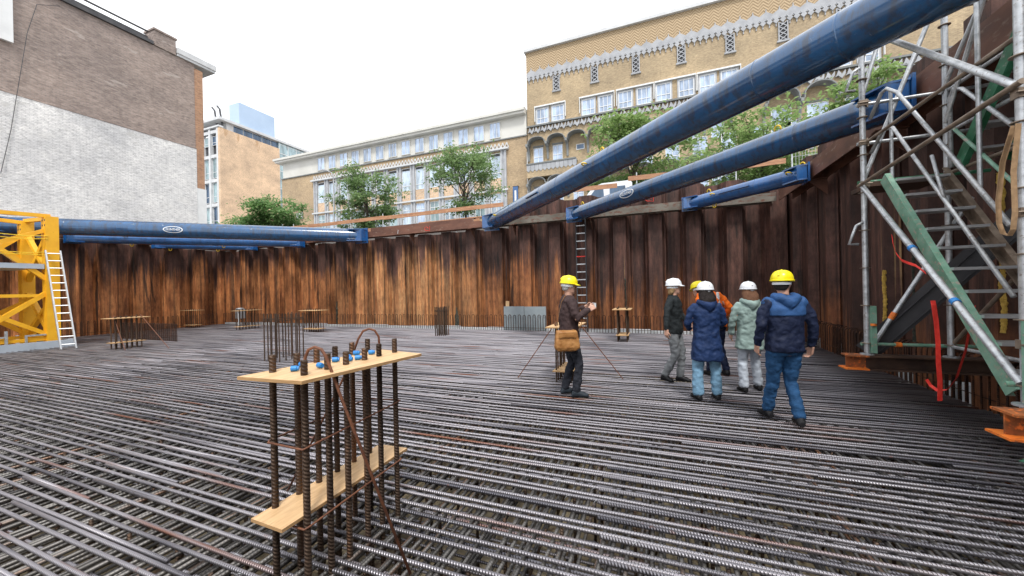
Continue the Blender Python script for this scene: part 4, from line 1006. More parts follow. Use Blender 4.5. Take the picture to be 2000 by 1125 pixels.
m = MB(); m.box((X0 - .6, FYB - .4, 16.22), (X0 + 14 * PW + .6, FYB - .003, 16.40)); m.box((X0 - .5, FYB - .32, 11.95), (X0 + 14 * PW + .5, FYB - .203, 12.12)); m.build('canopy', 'white_stone', t)
m = MB(); x = X0 - .4
while x < X0 + 14 * PW + .2:
    m.bar((x, FYB - .15, 16.4), (x + .22, FYB - .15, 16.95), .05, .09); m.bar((x + .22, FYB - .14, 16.95), (x + .44, FYB - .14, 16.4), .05, .09); x += .44
m.build('crest', 'white_stone', t)
m = MB(); m.box((-45.0, FYB - .1, 11.6), (-43.8, FYB - .003, 12.5)); m.build('vent_grille', 'dark_recess', t)
m = MB()
for k in range(4): m.bar((-44.95 + k * .3, FYB - .14, 11.65), (-44.65 + k * .3, FYB - .14, 12.45), .03, .06); m.bar((-44.65 + k * .3, FYB - .15, 11.65), (-44.95 + k * .3, FYB - .15, 12.45), .03, .06)
m.build('vent_lattice', 'white_stone', t)
m = MB()
for k in range(8): m.tube([(-22 + k * 1.1, FYB + 1.5, 20.05), (-22 + k * 1.1, FYB + 1.5, 21.0)], .025, 5)
m.tube([(-22, FYB + 1.5, 21.0), (-14.3, FYB + 1.5, 21.0)], .025, 5); m.build('roof_railing', 'white_frame', t)
for x_, z_, lb in ((-43.2, 9.6, 'blue banner at the left end of the long office building'), (-13.35, 11.3, 'narrow dark blue sign at the right end of the long office building')):
    t = thing('banner', lb, 'banner', (x_, 35.7, z_), group='blue banners on the long building')
    m = MB(); m.box((x_ - .28, FYB - .25, z_ - .9), (x_ + .28, FYB - .2, z_ + .9)); m.build('cloth', 'bright_strut_paint', t)
    m = MB(); m.box((x_ - .1, FYB - .262, z_ - .6), (x_ + .1, FYB - .252, z_ + .5)); m.build('white_mark', 'white_stencil', t)
    m = MB(); m.box((x_ - .3, FYB - .26, z_ + .9), (x_ + .3, FYB - .0, z_ + .95)); m.build('arm', 'dark_steel', t)
# --- tower with peach side wall
t = thing('tower_building', 'white framed tower block with a blank peach side wall', 'building', (-80, 45, ST))
TX = -70.2; TY = 41.6
m = MB(); m.box((-86, TY + .6, ST), (TX - .5, 52.6, 30.0)); m.build('core', 'dark_recess', t)
m = MB(); m.box((TX - .5, TY, ST), (TX, 52.6, 30.9)); m.build('side_wall', 'peach_brick', t)
m = MB()
x = TX - 1.0
for k in range(4):
    xx = TX - .55 - k * 2.15; m.box((xx - .45, TY + .02, ST), (xx, TY + .6, 31.0))
    for q in range(8): pass
for q in range(8):
    zz = 31.0 - .3 - q * 4.3; m.box((TX - 8, TY + .1, zz - .55), (TX - .5, TY + .6, zz))
m.build('facade_frame', 'white_stone', t)
for k in range(4):
    for q in range(7):
        zt = 31.0 - .85 - q * 4.3 - (0 if q else .4); xx = TX - 1.0 - k * 2.15
        h = 3.5 if q else 1.6
        windows(t, xx - 1.65, xx - .03, zt - h, zt, TY + .4, 1, .3, 'teal_glass' if (k + q) % 3 else 'dark_glass')
m = MB(); m.box((TX - 8, TY - .1, 32.3), (TX + .1, 60, 32.75)); m.box((-86, TY - .12, 31.02), (TX - .1, TY + .7, 31.3)); m.build('roof_slab', 'white_stone', t)
m = MB(); m.box((TX - 6, TY + 1.5, 30.9), (TX - .6, 59, 32.3)); m.build('roof_storey', 'white_stone', t)
for k in range(5):
    m = MB(); m.box((TX - .59, 44.3 + k * 1.75, 31.0), (TX - .55, 45.9 + k * 1.75, 32.2)); m.build('strip_window', 'dark_glass', t)
m = MB(); m.box((TX - 6, 52.62, ST), (TX - .3, 58.6, 32.28)); m.build('glass_stair', 'teal_glass', t)
m = MB()
for q in range(16): m.box((TX - .3, 52.62, 31.9 - q * 1.8), (TX - .24, 58.6, 32.0 - q * 1.8))
for q in range(4): m.box((TX - .3, 52.7 + q * 1.9, ST), (TX - .235, 52.8 + q * 1.9, 32.2))
m.build('glass_frame', 'white_frame', t)
m = MB(); m.box((TX - 5, 58.62, ST), (TX - .2, 59.6, 32.9)); m.build('end_wall', 'grey_stone', t)
m = MB(); m.box((TX - 3.5, 45.4, 32.76), (TX - .7, 52.2, 37.1)); m.build('plant_room', 'plant_room_white', t)
for x_ in (-73.6, -72.2):
    m = MB(); m.tube([(x_ + 1.2, 42.6, 31.3), (x_ + .8, 42.4, 34.6), (x_ + .3, 42.3, 35.2)], .16, 8); m.build('flue', 'dark_roofing', t)
# --- left brick party wall
t = thing('brick_house', 'huge blank party wall, mauve brick above and white painted brick below', 'building', (-32, 5, ST))
BX = -26.0; Y1 = 14.1
def zline(y): return 10.62 - (y - 14.1) * .0
m = MB(); m.box((BX - 12, -14, ST), (BX, Y1, 10.58)); m.build('white_wall', 'white_brick', t)
m = MB(); m.box((BX - 12, -14, 10.582), (BX - .06, Y1, 15.75)); m.build('upper_wall', 'mauve_brick', t)
m = MB(); m.box((BX - .35, Y1 + .002, 8.2), (BX - .02, Y1 + .42, 15.5)); m.build('brick_return', 'orange_brick', t)
m = MB(); m.box((BX - .5, Y1 + .002, ST), (BX - .02, Y1 + .5, 8.198)); m.build('white_return', 'white_frame', t)
m = MB(); m.bar((BX + .0, -14, 10.6), (BX + .0, Y1, 10.6), .03, .05); m.build('ledge', 'mauve_brick', t)
m = MB(); m.box((BX - 12, -14, 15.752), (BX + .06, 12.1, 15.92)); m.build('parapet', 'dark_roofing', t)
m = MB(); m.box((BX - 12, -14, 15.922), (BX - .5, 12.1, 16.35)); m.tube([(BX - .3, -14, 16.42), (BX - .3, 12.0, 16.5)], .05, 6); m.build('roof_edge', 'dark_roofing', t)
m = MB(); m.box((BX - .9, 12.15, 15.752), (BX + .02, 13.15, 16.62)); m.box((BX - .95, 12.1, 16.62), (BX + .07, 13.2, 16.72)); m.build('chimney', 'mauve_brick', t)
m = MB(); m.box((BX - 5, 13.2, 15.752), (BX + .05, 15.2, 15.9)); m.box((BX - 5, 13.18, 15.9), (BX + .10, 15.25, 16.22)); m.build('fascia', 'white_stone', t)
m = MB(); m.box((BX - .1, 1.0, 12.8), (BX + .1, 7.2, 17.0)); m.build('sign_panel', 'white_frame', t)
m = MB(); m.tube([(BX + .05, 8.6, 15.4), (BX + .04, 7.9, 15.0), (BX + .04, 7.6, 13.5), (BX + .04, 7.1, 9), (BX + .05, 6.8, 7)], .012, 5); m.build('cable', 'dark_roofing', t)
# ------------------------------------------------------------------ trees
def tree(label, x, y, z0, ztop, rad, crown0, leaf, seed, dens=1.0, lean=(0, 0), flat=.8, leafs=.16, cat='tree', spread=1.0, tr=.12):
    rnd = random.Random(seed)
    t = thing('street_tree', label, cat, (x, y, z0), group='street trees beyond the pit')
    tm = MB(); top = Vector((x + lean[0], y + lean[1], lerp(crown0, ztop, .55)))
    base = Vector((x, y, z0)); tm.tube([base, base.lerp(top, .35) + Vector((.06, 0, 0)), base.lerp(top, .7) + Vector((-.05, 0, 0)), top], [tr, tr * .8, tr * .6, tr * .3], 8)
    tips = []
    H = ztop - crown0; cen = Vector((x + lean[0], y + lean[1], lerp(crown0, ztop, .5)))
    nb = int(15 * spread)
    for i in range(nb):
        f_ = rnd.uniform(.30, .98); s = base.lerp(top, f_)
        if s.z < crown0 - .8: s.z = crown0 - rnd.uniform(0, .8)
        a = i * 2.4 + rnd.uniform(-.4, .4); rr = rad * rnd.uniform(.45, 1.0)
        zt = rnd.uniform(crown0 + .1, ztop) if rnd.random() < .85 else crown0 - .3
        k = math.sqrt(max(.12, 1 - ((zt - cen.z) / (H * .55)) ** 2))
        e = Vector((cen.x + math.cos(a) * rr * k, cen.y + math.sin(a) * rr * k, zt))
        mid = s.lerp(e, .5) + Vector((rnd.uniform(-.15, .15), rnd.uniform(-.15, .15), rnd.uniform(.05, .3)))
        tm.tube([s, mid, e], [tr * .35, tr * .2, .012], 5)
        tips.append((e, 1.0)); tips.append((mid.lerp(e, .55), .8))
        for j in range(3):
            e2 = mid.lerp(e, rnd.uniform(.3, 1)) + Vector((rnd.uniform(-1, 1), rnd.uniform(-1, 1), rnd.uniform(-.6, .5))) * rad * .30
            tm.tube([mid.lerp(e, .4), e2], [.02, .008], 4); tips.append((e2, .75))
    tm.build('trunk', 'bark', t)
    lm = MB()
    for c, s in tips:
        cl = rad * .26 * s * rnd.uniform(.7, 1.2)
        for q in range(int(95 * dens * s)):
            d = Vector((rnd.gauss(0, 1), rnd.gauss(0, 1), rnd.gauss(0, .55) * flat)) * cl * .55
            p = c + d
            # droopy pinnate leaf = thin blade of 2 quads
            a = rnd.uniform(0, 6.28); dr = Vector((math.cos(a), math.sin(a), rnd.uniform(-.7, .25))).normalized(); sd = dr.cross(Vector((rnd.uniform(-.4, .4), rnd.uniform(-.4, .4), 1))).normalized()
            l_ = leafs * rnd.uniform(.6, 1.3); w_ = l_ * .27
            q0 = p; q1 = p + dr * l_ * .5 + Vector((0, 0, .01)); q2 = p + dr * l_ - Vector((0, 0, l_ * .2))
            lm.add([q0 - sd * w_ * .4, q0 + sd * w_ * .4, q1 + sd * w_, q1 - sd * w_, q2], [(0, 1, 2, 3), (3, 2, 4)])
    lm.build('crown', leaf, t)
    return t
tree('low dense green tree below the tower, behind the left struts', -33.7, 24, ST, 10.9, 3.3, 6.6, 'leaf_deep', 1, 1.0, spread=2.4, leafs=.28, flat=1.0, tr=.16)
tree('leaning dense tree left of the long building, beside the street lamp', -21.6, 24, ST, 11.9, 2.9, 6.8, 'leaf_mid', 2, .8, lean=(-.4, 0), spread=1.9, leafs=.24, flat=1.0)
tree('airy young tree in the middle before the long office building', -12.9, 24, ST, 12.1, 3.1, 7.9, 'leaf_mid', 3, .6, spread=1.8, leafs=.22)
tree('light green tree behind the longest right strut and above the white van', -1.1, 24, ST, 11.4, 3.7, 7.2, 'leaf_fresh', 4, .7, spread=2.6, leafs=.26)
tree('wide light green tree between the two longest right struts', 4.6, 19.5, ST, 9.2, 3.3, 5.9, 'leaf_fresh', 5, .65, spread=2.5, leafs=.2)
tree('small leafy tree at the right behind the scaffold post', 9.2, 21, ST, 10.8, 2.2, 7.4, 'leaf_fresh', 9, 1.0, spread=1.2, leafs=.2)
# street lamp, van
t = thing('street_lamp', 'slim grey street lamp at the left of the leaning tree', 'street lamp', (-23.5, 22, ST))
m = MB(); m.tube([(-23.45, 22, ST), (-23.45, 22, 8), (-23.42, 22, 10.6), (-23.6, 22, 11.05), (-24.1, 22, 11.3)], [.09, .07, .05, .04, .035], 8); m.build('pole', 'grey_stone', t)
m = MB(); m.prism([(-24.55, 21.9, 11.36), (-24.0, 21.9, 11.22), (-24.0, 21.9, 11.30), (-24.5, 21.9, 11.46)], (0, .2, 0)); m.build('lamp_head', 'grey_stone', t)
t = thing('white_van', 'white van parked on the street above the pit edge', 'van', (-2.0, 18.4, ST))
VZ = ST + .02
m = MB(); prof = [(-4.05, VZ + .35), (-4.0, VZ + 1.05), (-3.35, VZ + 1.25), (-2.75, VZ + 2.0), (-2.3, VZ + 2.15), (-1.05, VZ + 2.15), (-.95, VZ + 2.05), (-.95, VZ + .35)]
m.prism([(x, 17.9, z) for x, z in prof], (0, 1.9, 0)); m.build('cab', 'van_white', t)
m = MB(); m.box((-.9, 17.85, VZ + .5), (2.3, 19.85, VZ + .62)); m.box((-.9, 17.85, VZ + .62), (2.3, 17.9, VZ + 1.0)); m.box((-.9, 19.8, VZ + .62), (2.3, 19.85, VZ + 1.0)); m.build('load_bed', 'van_white', t)
m = MB(); m.prism([(-3.1, 17.885, VZ + 1.3), (-2.62, 17.885, VZ + 1.9), (-2.25, 17.885, VZ + 1.95), (-2.2, 17.885, VZ + 1.3)], (0, .012, 0)); m.build('side_window', 'dark_glass', t)
m = MB(); m.prism([(-1.95, 17.885, VZ + 1.3), (-1.95, 17.885, VZ + 1.93), (-1.25, 17.885, VZ + 1.93), (-1.2, 17.885, VZ + 1.3)], (0, .012, 0)); m.build('side_window', 'dark_glass', t)
for x_, y_ in ((-3.3, 17.95), (1.3, 17.95), (-3.3, 19.6), (1.3, 19.6)):
    m = MB(); m.tube([(x_, y_, VZ + .34), (x_, y_ + .2, VZ + .34)], .33, 18); m.build('wheel', 'dark_roofing', t)
m = MB(); m.box((-3.55, 17.7, VZ + 1.2), (-3.4, 17.88, VZ + 1.5)); m.build('mirror', 'dark_recess', t)
# fence mesh beyond the right corner
t = thing('mesh_fence', 'wire mesh fence panel on the street beyond the right corner', 'fence', (4.5, 15.5, ST))
m = MB()
for k in range(40): m.tube([(4.4 + k * .09, 15.2, ST + .1), (4.4 + k * .09, 15.2, ST + 1.9)], .006, 4)
for k in range(6): m.tube([(4.4, 15.2, ST + .1 + k * .36), (8, 15.2, ST + .1 + k * .36)], .008, 4)
m.build('mesh', 'galvanised', t)
for x_ in (4.38, 6.2, 8.0):
    m = MB(); m.tube([(x_, 15.2, ST), (x_, 15.2, ST + 2)], .022, 8); m.build('post', 'galvanised', t)

# ------------------------------------------------------------------ people
wr_tex = bpy.data.textures.new('cloth_folds', 'CLOUDS'); wr_tex.noise_scale = .075; wr_tex.noise_depth = 2
def soft(m, name, mat, parent, vox=.011, sm=6, folds=0):
    o = m.build(name, mat, parent, smooth=True)
    r = o.modifiers.new('remesh', 'REMESH'); r.mode = 'VOXEL'; r.voxel_size = vox; r.use_smooth_shade = True
    if sm: s = o.modifiers.new('smooth', 'SMOOTH'); s.factor = .5; s.iterations = sm
    if folds:
        d = o.modifiers.new('folds', 'DISPLACE'); d.texture = wr_tex; d.strength = folds; d.mid_level = .5; d.texture_coords = 'LOCAL'
    return o
def limb(m, pts, n=14):
    """pts: (pos, ra, rb) - smooth tapered limb through joints"""
    P = []; RR = []
    for i in range(len(pts) - 1):
        for k in range(4):
            f_ = k / 4; P.append(Vector(pts[i][0]).lerp(Vector(pts[i + 1][0]), f_)); RR.append((lerp(pts[i][1], pts[i + 1][1], f_), lerp(pts[i][2], pts[i + 1][2], f_)))
    P.append(Vector(pts[-1][0])); RR.append((pts[-1][1], pts[-1][2]))
    d0 = (P[0] - P[1]).normalized(); d1 = (P[-1] - P[-2]).normalized()
    P = [P[0] + d0 * RR[0][0] * .6, P[0] + d0 * RR[0][0] * .3] + P + [P[-1] + d1 * RR[-1][0] * .3, P[-1] + d1 * RR[-1][0] * .6]
    RR = [(RR[0][0] * .5, RR[0][1] * .5), (RR[0][0] * .85, RR[0][1] * .85)] + RR + [(RR[-1][0] * .85, RR[-1][1] * .85), (RR[-1][0] * .5, RR[-1][1] * .5)]
    m.tube(P, RR, n)
def slices(m, rows, n=22):
    """horizontal torso slices: (cx, cy, z, rx, ry) lofted, superelliptic"""
    vs = []; fs = []
    for cx, cy, z, rx, ry in rows:
        for k in range(n):
            a = 2 * math.pi * k / n; c, s = math.cos(a), math.sin(a)
            vs.append((cx + rx * math.copysign(abs(c) ** .85, c), cy + ry * math.copysign(abs(s) ** .85, s), z))
    for i in range(len(rows) - 1):
        for k in range(n): fs.append((i * n + k, i * n + (k + 1) % n, (i + 1) * n + (k + 1) % n, (i + 1) * n + k))
    fs += [tuple(range(n))[::-1], tuple((len(rows) - 1) * n + k for k in range(n))]
    m.add(vs, fs)
def ell(m, c, r, n=12):
    prof = [(math.sin(math.pi * k / 8) * 1.0, -math.cos(math.pi * k / 8)) for k in range(9)]
    prof = [(max(a, .02) * r[0], z * r[2]) for a, z in prof]; m.lathe(prof, c, n, 1, r[1] / r[0])
def hand(m, wrist, d, palm_n, side, curl=.5):
    """wrist pos, hand direction d, palm normal, thumb side vector; five separate fingers"""
    d = Vector(d).normalized(); pn = Vector(palm_n); pn = (pn - d * pn.dot(d)).normalized(); sd = Vector(side); sd = (sd - d * sd.dot(d) - pn * sd.dot(pn)).normalized()
    wv = Vector(wrist)
    m.bar(wv - d * .01, wv + d * .088, .078, .028, up=pn) if abs(sd.dot(d.cross(pn).normalized())) > .5 else m.bar(wv, wv + d * .088, .078, .028, up=pn)
    for i, ln in enumerate((.072, .080, .075, .060)):
        b0 = wv + d * .083 + sd * (.030 - i * .020); c1 = b0 + (d * math.cos(curl) + pn * math.sin(curl)) * ln * .45
        c2 = c1 + (d * math.cos(curl * 2) + pn * math.sin(curl * 2)) * ln * .33; c3 = c2 + (d * math.cos(curl * 2.7) + pn * math.sin(curl * 2.7)) * ln * .25
        m.tube([b0 - d * .02, b0, c1, c2, c3], [.0088, .0088, .0082, .0076, .006], 7)
    t0 = wv + d * .025 + sd * .032; t1 = t0 + (d * .7 + sd * .6 + pn * .2).normalized() * .035; t2 = t1 + (d * .9 + sd * .2 + pn * .4).normalized() * .03; t3 = t2 + (d * .95 + pn * .4).normalized() * .022
    m.tube([t0 - sd * .015, t1, t2, t3], [.0125, .011, .0098, .007], 7)
def Rz(v, a, c): # rotate vector about z through c
    return Matrix.Rotation(a, 3, 'Z') @ (Vector(v) - Vector(c)) + Vector(c)
def person(label, loc, face, pose, top, bottom, shoe, hair, helmet, hairstyle='short', coat=None, head_yaw=0, head_pitch=0, H=1.75, build=1.0, yoke=None, hood=None, mats_top=None, lean=(0, 0), hem=.86, flare=1.0, bow=(0, 0, 0)):
    """local frame: +Y is where the person faces, +X their right side"""
    k = H / 1.75
    rz = math.atan2(face[1], face[0]) - math.pi / 2
    t = thing('person', label, 'person', (loc[0], loc[1], 0), rz, 'visitors in hard hats on the rebar mat')
    W = world_of(t)
    def X(m):                # local -> world so that build() brings it back
        m.v = [tuple(W @ (Vector(v) * k)) for v in m.v]; return m
    lx, ly = lean; bw = build
    sh = {s: Vector((s * .185 * bw + lx, ly - .01, 1.42)) for s in (-1, 1)}
    hip = {s: Vector((s * .092 * bw, 0, .90)) for s in (-1, 1)}
    neck = Vector((lx, ly, 1.45)); hc = Vector((lx * 1.15, ly * 1.1 + .02, 1.63)) + Vector(bow)
    # ---- continuous body
    b_ = MB()
    slices(b_, [(0, 0, .80, .10, .08), (0, 0, .86, .155 * bw, .105 * bw), (0, 0, .95, .16 * bw, .105 * bw), (lx * .3, ly * .3, 1.08, .135 * bw, .095 * bw), (lx * .7, ly * .7, 1.25, .155 * bw, .11 * bw), (lx, ly, 1.38, .145 * bw, .085 * bw), (lx, ly, 1.43, .09, .06), (lx, ly, 1.47, .06, .06)])
    limb(b_, [(neck - Vector((0, 0, .03)), .058, .058), (hc - Vector((0, .01, .08)), .054, .056)])
    hm = MB()
    slices(hm, [(0, .035, -.118, .02, .02), (0, .032, -.112, .040, .045), (0, .015, -.085, .057, .073), (0, .004, -.045, .069, .088), (0, 0, 0, .074, .094), (0, -.004, .045, .073, .093), (0, -.008, .085, .062, .080), (0, -.01, .112, .035, .045), (0, -.01, .12, .01, .01)], 20)
    hm.prism([(-.008, .085, .018), (.008, .085, .018), (.017, .088, -.03), (-.017, .088, -.03)], (0, .02, -.005)); hm.tube([(0, .085, .015), (0, .112, -.022)], [.007, .013], 7)
    for s in (-1, 1):
        ell(hm, (s * .074, -.005, -.012), (.012, .022, .032), 8); hm.tube([(s * .012, .090, .026), (s * .045, .080, .026)], .009, 6)
    hm.tube([(-.022, .088, -.056), (0, .095, -.054), (.022, .088, -.056)], .008, 6); ell(hm, (0, .075, -.095), (.024, .022, .02), 8)
    RM = Matrix.Rotation(head_yaw, 3, 'Z') @ Matrix.Rotation(head_pitch, 3, 'X')
    def headx(m): m.v = [tuple(RM @ Vector(v) + hc) for v in m.v]; return m
    headx(hm); b_.add(hm.v, hm.f)
    arms = MB(); legs = MB(); shoes = MB(); handsm = MB()
    for s in (-1, 1):
        el, wr_, hd, pn = (Vector(v) for v in pose['arm'][s])
        limb(b_, [(sh[s] + Vector((-s * .045, 0, -.03)), .040, .040), (el, .038, .038), (wr_, .027, .024)]); hand(b_, wr_, hd, pn, pose.get('thumb', {}).get(s, (0, 1, 0)), pose.get('curl', .5))
        ac = wr_.lerp(el, .06)
        limb(arms, [(sh[s] + Vector((-s * .035, 0, -.02)), .074 * bw, .080 * bw), (sh[s].lerp(el, .35), .060 * bw, .064 * bw), (el, .052 * bw, .055 * bw), (ac, .042, .042)], 16)
        kn, an, toe = (Vector(v) for v in pose['leg'][s])
        limb(b_, [(hip[s], .070, .075), (kn, .038, .040), (an + Vector((0, 0, .03)), .030, .031)]); 
        td = (toe - an); td.z = 0; td.normalize()
        limb(b_, [(an, .030, .030), (an.lerp(toe, .55), .020, .016)])
        wl_ = pose.get('wide', 1.0)
        limb(legs, [(hip[s] + Vector((0, 0, .0)), .092 * bw, .100 * bw), (hip[s].lerp(kn, .5), .076 * bw * wl_, .082 * bw * wl_), (kn, .060 * wl_, .063 * wl_), (kn.lerp(an, .5), .060 * wl_, .063 * wl_), (an + (kn - an).normalized() * .01, .058 * wl_, .062 * wl_)], 16)
        heel = an - td * .055; heel.z = an.z - .045
        up = Vector((0, 0, 1)); sdv = td.cross(up)
        # shoe: heel-to-toe loft
        rows = []
        slope = (toe.z - an.z)
        A = Vector((an.x, an.y, an.z - .09)) - td * .07; Bp = Vector((toe.x, toe.y, toe.z - .035)) + td * .02
        for f_, w2, h2 in ((0, .032, .06), (.12, .044, .12), (.32, .048, .13), (.5, .050, .10), (.75, .053, .072), (.93, .042, .055), (1, .022, .035)):
            c = A.lerp(Bp, f_); rows.append((c, w2, h2))
        vs = []; n = 12
        for c, w2, h2 in rows:
            for q in range(n):
                a = 2 * math.pi * q / n; vs.append(c + sdv * math.cos(a) * w2 + up * (h2 / 2 + math.sin(a) * h2 / 2))
        shoes = MB(); shoes.add(vs, [(i * n + q, i * n + (q + 1) % n, (i + 1) * n + (q + 1) % n, (i + 1) * n + q) for i in range(len(rows) - 1) for q in range(n)] + [tuple(range(n)), tuple((len(rows) - 1) * n + q for q in range(n))[::-1]])
        limb(shoes, [(an + (kn - an).normalized() * .07, .047, .05), (an - Vector((0, 0, .03)), .046, .052)])
        soft(X(shoes), 'shoe', shoe, t, .008, 2)
    soft(X(b_), 'body', 'skin', t, .0075, 2)
    # ---- trousers
    slices(legs, [(0, 0, .80, .12 * bw, .10 * bw), (0, 0, .86, .175 * bw, .125 * bw), (0, -.01, .94, .172 * bw, .122 * bw), (0, 0, 1.03, .15 * bw, .108 * bw)])
    soft(X(legs), 'trousers', bottom, t, .012, 4, .036)
    # ---- jacket / coat
    tr = MB(); rows = []
    fl = flare
    if hem < .8: rows += [(0, -.005, hem, .215 * bw * fl, .165 * bw * fl), (0, -.005, hem + .02, .218 * bw * fl, .168 * bw * fl), (0, -.005, .80, .205 * bw * fl, .155 * bw * fl)]
    else: rows += [(0, 0, hem, .180 * bw * fl, .135 * bw * fl), (0, 0, hem + .02, .190 * bw * fl, .142 * bw * fl)]
    rows += [(0, 0, .94, .188 * bw * fl, .14 * bw * fl), (lx * .35, ly * .35, 1.08, .175 * bw, .132 * bw), (lx * .7, ly * .7, 1.22, .188 * bw, .138 * bw), (lx * .9, ly * .9, 1.34, .197 * bw, .132 * bw), (lx, ly, 1.41, .175 * bw, .112), (lx, ly, 1.455, .115, .088), (lx, ly - .005, 1.485, .072, .070), (lx, ly - .01, 1.50, .066, .064)]
    slices(tr, rows)
    tr.add(arms.v, arms.f)
    jk = soft(X(tr), 'jacket', top, t, .011, 5, .040)
    if yoke:     # upper colour panel: a shell just over the shoulders and upper back
        yk = MB()
        slices(yk, [(lx * .8, ly * .8, 1.26, .199 * bw, .149 * bw), (lx * .95, ly * .9, 1.34, .207 * bw, .143 * bw), (lx, ly, 1.41, .187 * bw, .124), (lx, ly, 1.46, .125, .098), (lx, ly, 1.495, .08, .08)])
        for s in (-1, 1): limb(yk, [(sh[s] + Vector((-s * .035, 0, -.018)), .079 * bw, .086 * bw), (sh[s] + Vector((s * .0, 0, -.04)), .068 * bw, .073 * bw)], 16)
        soft(X(yk), 'shoulder_panel', yoke, t, .011, 5, .014)
    if hood:
        hdm = MB(); limb(hdm, [((lx - .10, ly + .01, 1.475), .045, .05), ((lx - .085, ly - .085, 1.465), .05, .055), ((lx, ly - .135, 1.40), .055, .075), ((lx + .085, ly - .085, 1.465), .05, .055), ((lx + .10, ly + .01, 1.475), .045, .05)])
        soft(X(hdm), 'hood', hood, t, .010, 5, .02)
    if 'vest' in pose:
        vm = MB(); slices(vm, [(lx * .5, ly * .5, 1.10, .19 * bw, .15), (lx * .7, ly * .7, 1.13, .19 * bw, .15)])
        for s in (-1, 1): limb(vm, [(sh[s] + Vector((-s * .08, -.09, .03)), .03, .02), (sh[s] + Vector((-s * .08, -.12, -.25)), .03, .02)], 8)
        soft(X(vm), 'reflective_band', 'reflective_tape', t, .010, 3)
    # ---- hair
    hr = MB()
    if hairstyle == 'short': slices(hr, [(0, -.055, -.075, .05, .035), (0, -.05, -.05, .072, .05), (0, -.040, 0, .082, .066), (0, -.025, .05, .083, .085), (0, -.01, .09, .07, .08)])
    elif hairstyle == 'mid': slices(hr, [(0, -.06, -.125, .05, .03), (0, -.06, -.09, .078, .045), (0, -.045, -.03, .088, .060), (0, -.03, .03, .085, .083), (0, -.01, .09, .07, .08)])
    else:
        slices(hr, [(0, -.11, -.22, .075, .035), (0, -.11, -.19, .105, .058), (0, -.09, -.13, .118, .078), (0, -.06, -.05, .115, .085), (0, -.035, .03, .090, .085), (0, -.01, .09, .07, .08)])
    soft(X(headx(hr)), 'hair', hair, t, .009, 4, .018)
    # ---- eyes
    ey = MB()
    for s in (-1, 1): ell(ey, (s * .030, .082, .010), (.011, .008, .006), 8)
    X(headx(ey)).build('eyes', 'eye_dark', t, smooth=True)
    # ---- helmet
    he = MB(); n = 28; prof = []
    for q in range(13):
        a = math.pi / 2 * q / 12; prof.append((math.cos(a) ** .75 * 1.0, math.sin(a)))
    he.lathe([(max(r2, .01) * .112, z2 * .112 + .045) for r2, z2 in prof], (0, -.01, 0), n, 1, 1.17)
    he.lathe([(.112, .028), (.119, .030), (.119, .042), (.112, .046)], (0, -.01, 0), n, 1, 1.17)
    # peak
    pk = []; 
    for q in range(9):
        a = R(25 + 130 * q / 8); pk.append((math.cos(a) * .117, -.01 + math.sin(a) * .137, .040))
    ou = [(x * 1.02, y + .050 * math.sin(R(25 + 130 * i / 8)) ** 1.5, .026) for i, (x, y, z) in enumerate(pk)]
    vs = pk + ou + [(x, y, z - .006) for x, y, z in pk] + [(x, y, z - .005) for x, y, z in ou]
    fs = []
    for q in range(8): fs += [(q, q + 1, 9 + q + 1, 9 + q), (18 + q + 1, 18 + q, 27 + q, 27 + q + 1), (9 + q, 9 + q + 1, 27 + q + 1, 27 + q)]
    he.add(vs, fs)
    he.tube([(0, -.138, .09), (0, -.105, .128), (0, -.02, .152), (0, .07, .138), (0, .112, .09)], [.010, .012, .013, .012, .008], 8)
    headx(he); hel = X(he).build('helmet', helmet, t, smooth='auto')
    hb = MB(); hb.lathe([(.086, -.015), (.092, -.012), (.092, .014), (.086, .018)], (0, -.025, 0), 22, 1, 1.08)
    X(headx(hb)).build('headband', 'white_shell', hel)
    return t, X, W, k
def stand(dy=0, w_=.11):
    return {-1: [(-w_, .02, .49), (-w_ - .01, 0, .09), (-w_ - .03, .15, .035)], 1: [(w_, .02, .49), (w_ + .01, 0, .09), (w_ + .03, .15, .035)]}
CRt = Vector((.9316, .3636)); CF = Vector((-.3636, .9316))
def face_dir(right, fwd): v = CRt * right + CF * fwd; return (v.x, v.y)
# photographer, in profile facing right, both hands raised before the chest
pose = dict(arm={-1: [(-.24, .05, 1.20), (-.07, .29, 1.30), (.1, .8, .35), (.9, .2, -.3)], 1: [(.27, .04, 1.17), (.07, .30, 1.28), (-.1, .8, .35), (-.9, .2, -.3)]},
            leg={-1: [(-.09, .06, .49), (-.10, -.05, .09), (-.12, .10, .035)], 1: [(.10, .12, .49), (.12, .06, .09), (.15, .22, .035)]}, thumb={-1: (0, 0, 1), 1: (0, 0, 1)}, curl=.6)
P1, X1, W1, k1 = person('person in a brown jacket and yellow helmet taking a picture, tan bag at the hip', (-1.23, 5.45), face_dir(1, .12), pose, 'brown_cloth', 'black_denim', 'boot_leather', 'grey_hair', 'yellow_shell', 'short', H=1.75, hem=.80, head_yaw=.0, head_pitch=-.12)
def fromlocal(m, W, k): m.v = [tuple(W @ (Vector(v) * k)) for v in m.v]; return m
t = thing('compact_camera', 'small pale camera held up by the person in the brown jacket', 'camera', tuple(W1 @ Vector((0, .40, 1.33))))
m = MB(); m.box((-.055, .385, 1.30), (.055, .41, 1.37)); fromlocal(m, W1, k1).build('camera_body', 'device_plastic', t)
m = MB(); m.tube([(.0, .41, 1.335), (.0, .435, 1.335)], .022, 12); fromlocal(m, W1, k1).build('lens', 'eye_dark', t)
t = thing('shoulder_bag', 'tan leather shoulder bag hanging behind the person in the brown jacket', 'bag', tuple(W1 @ Vector((.22, -.12, .80))))
m = MB()
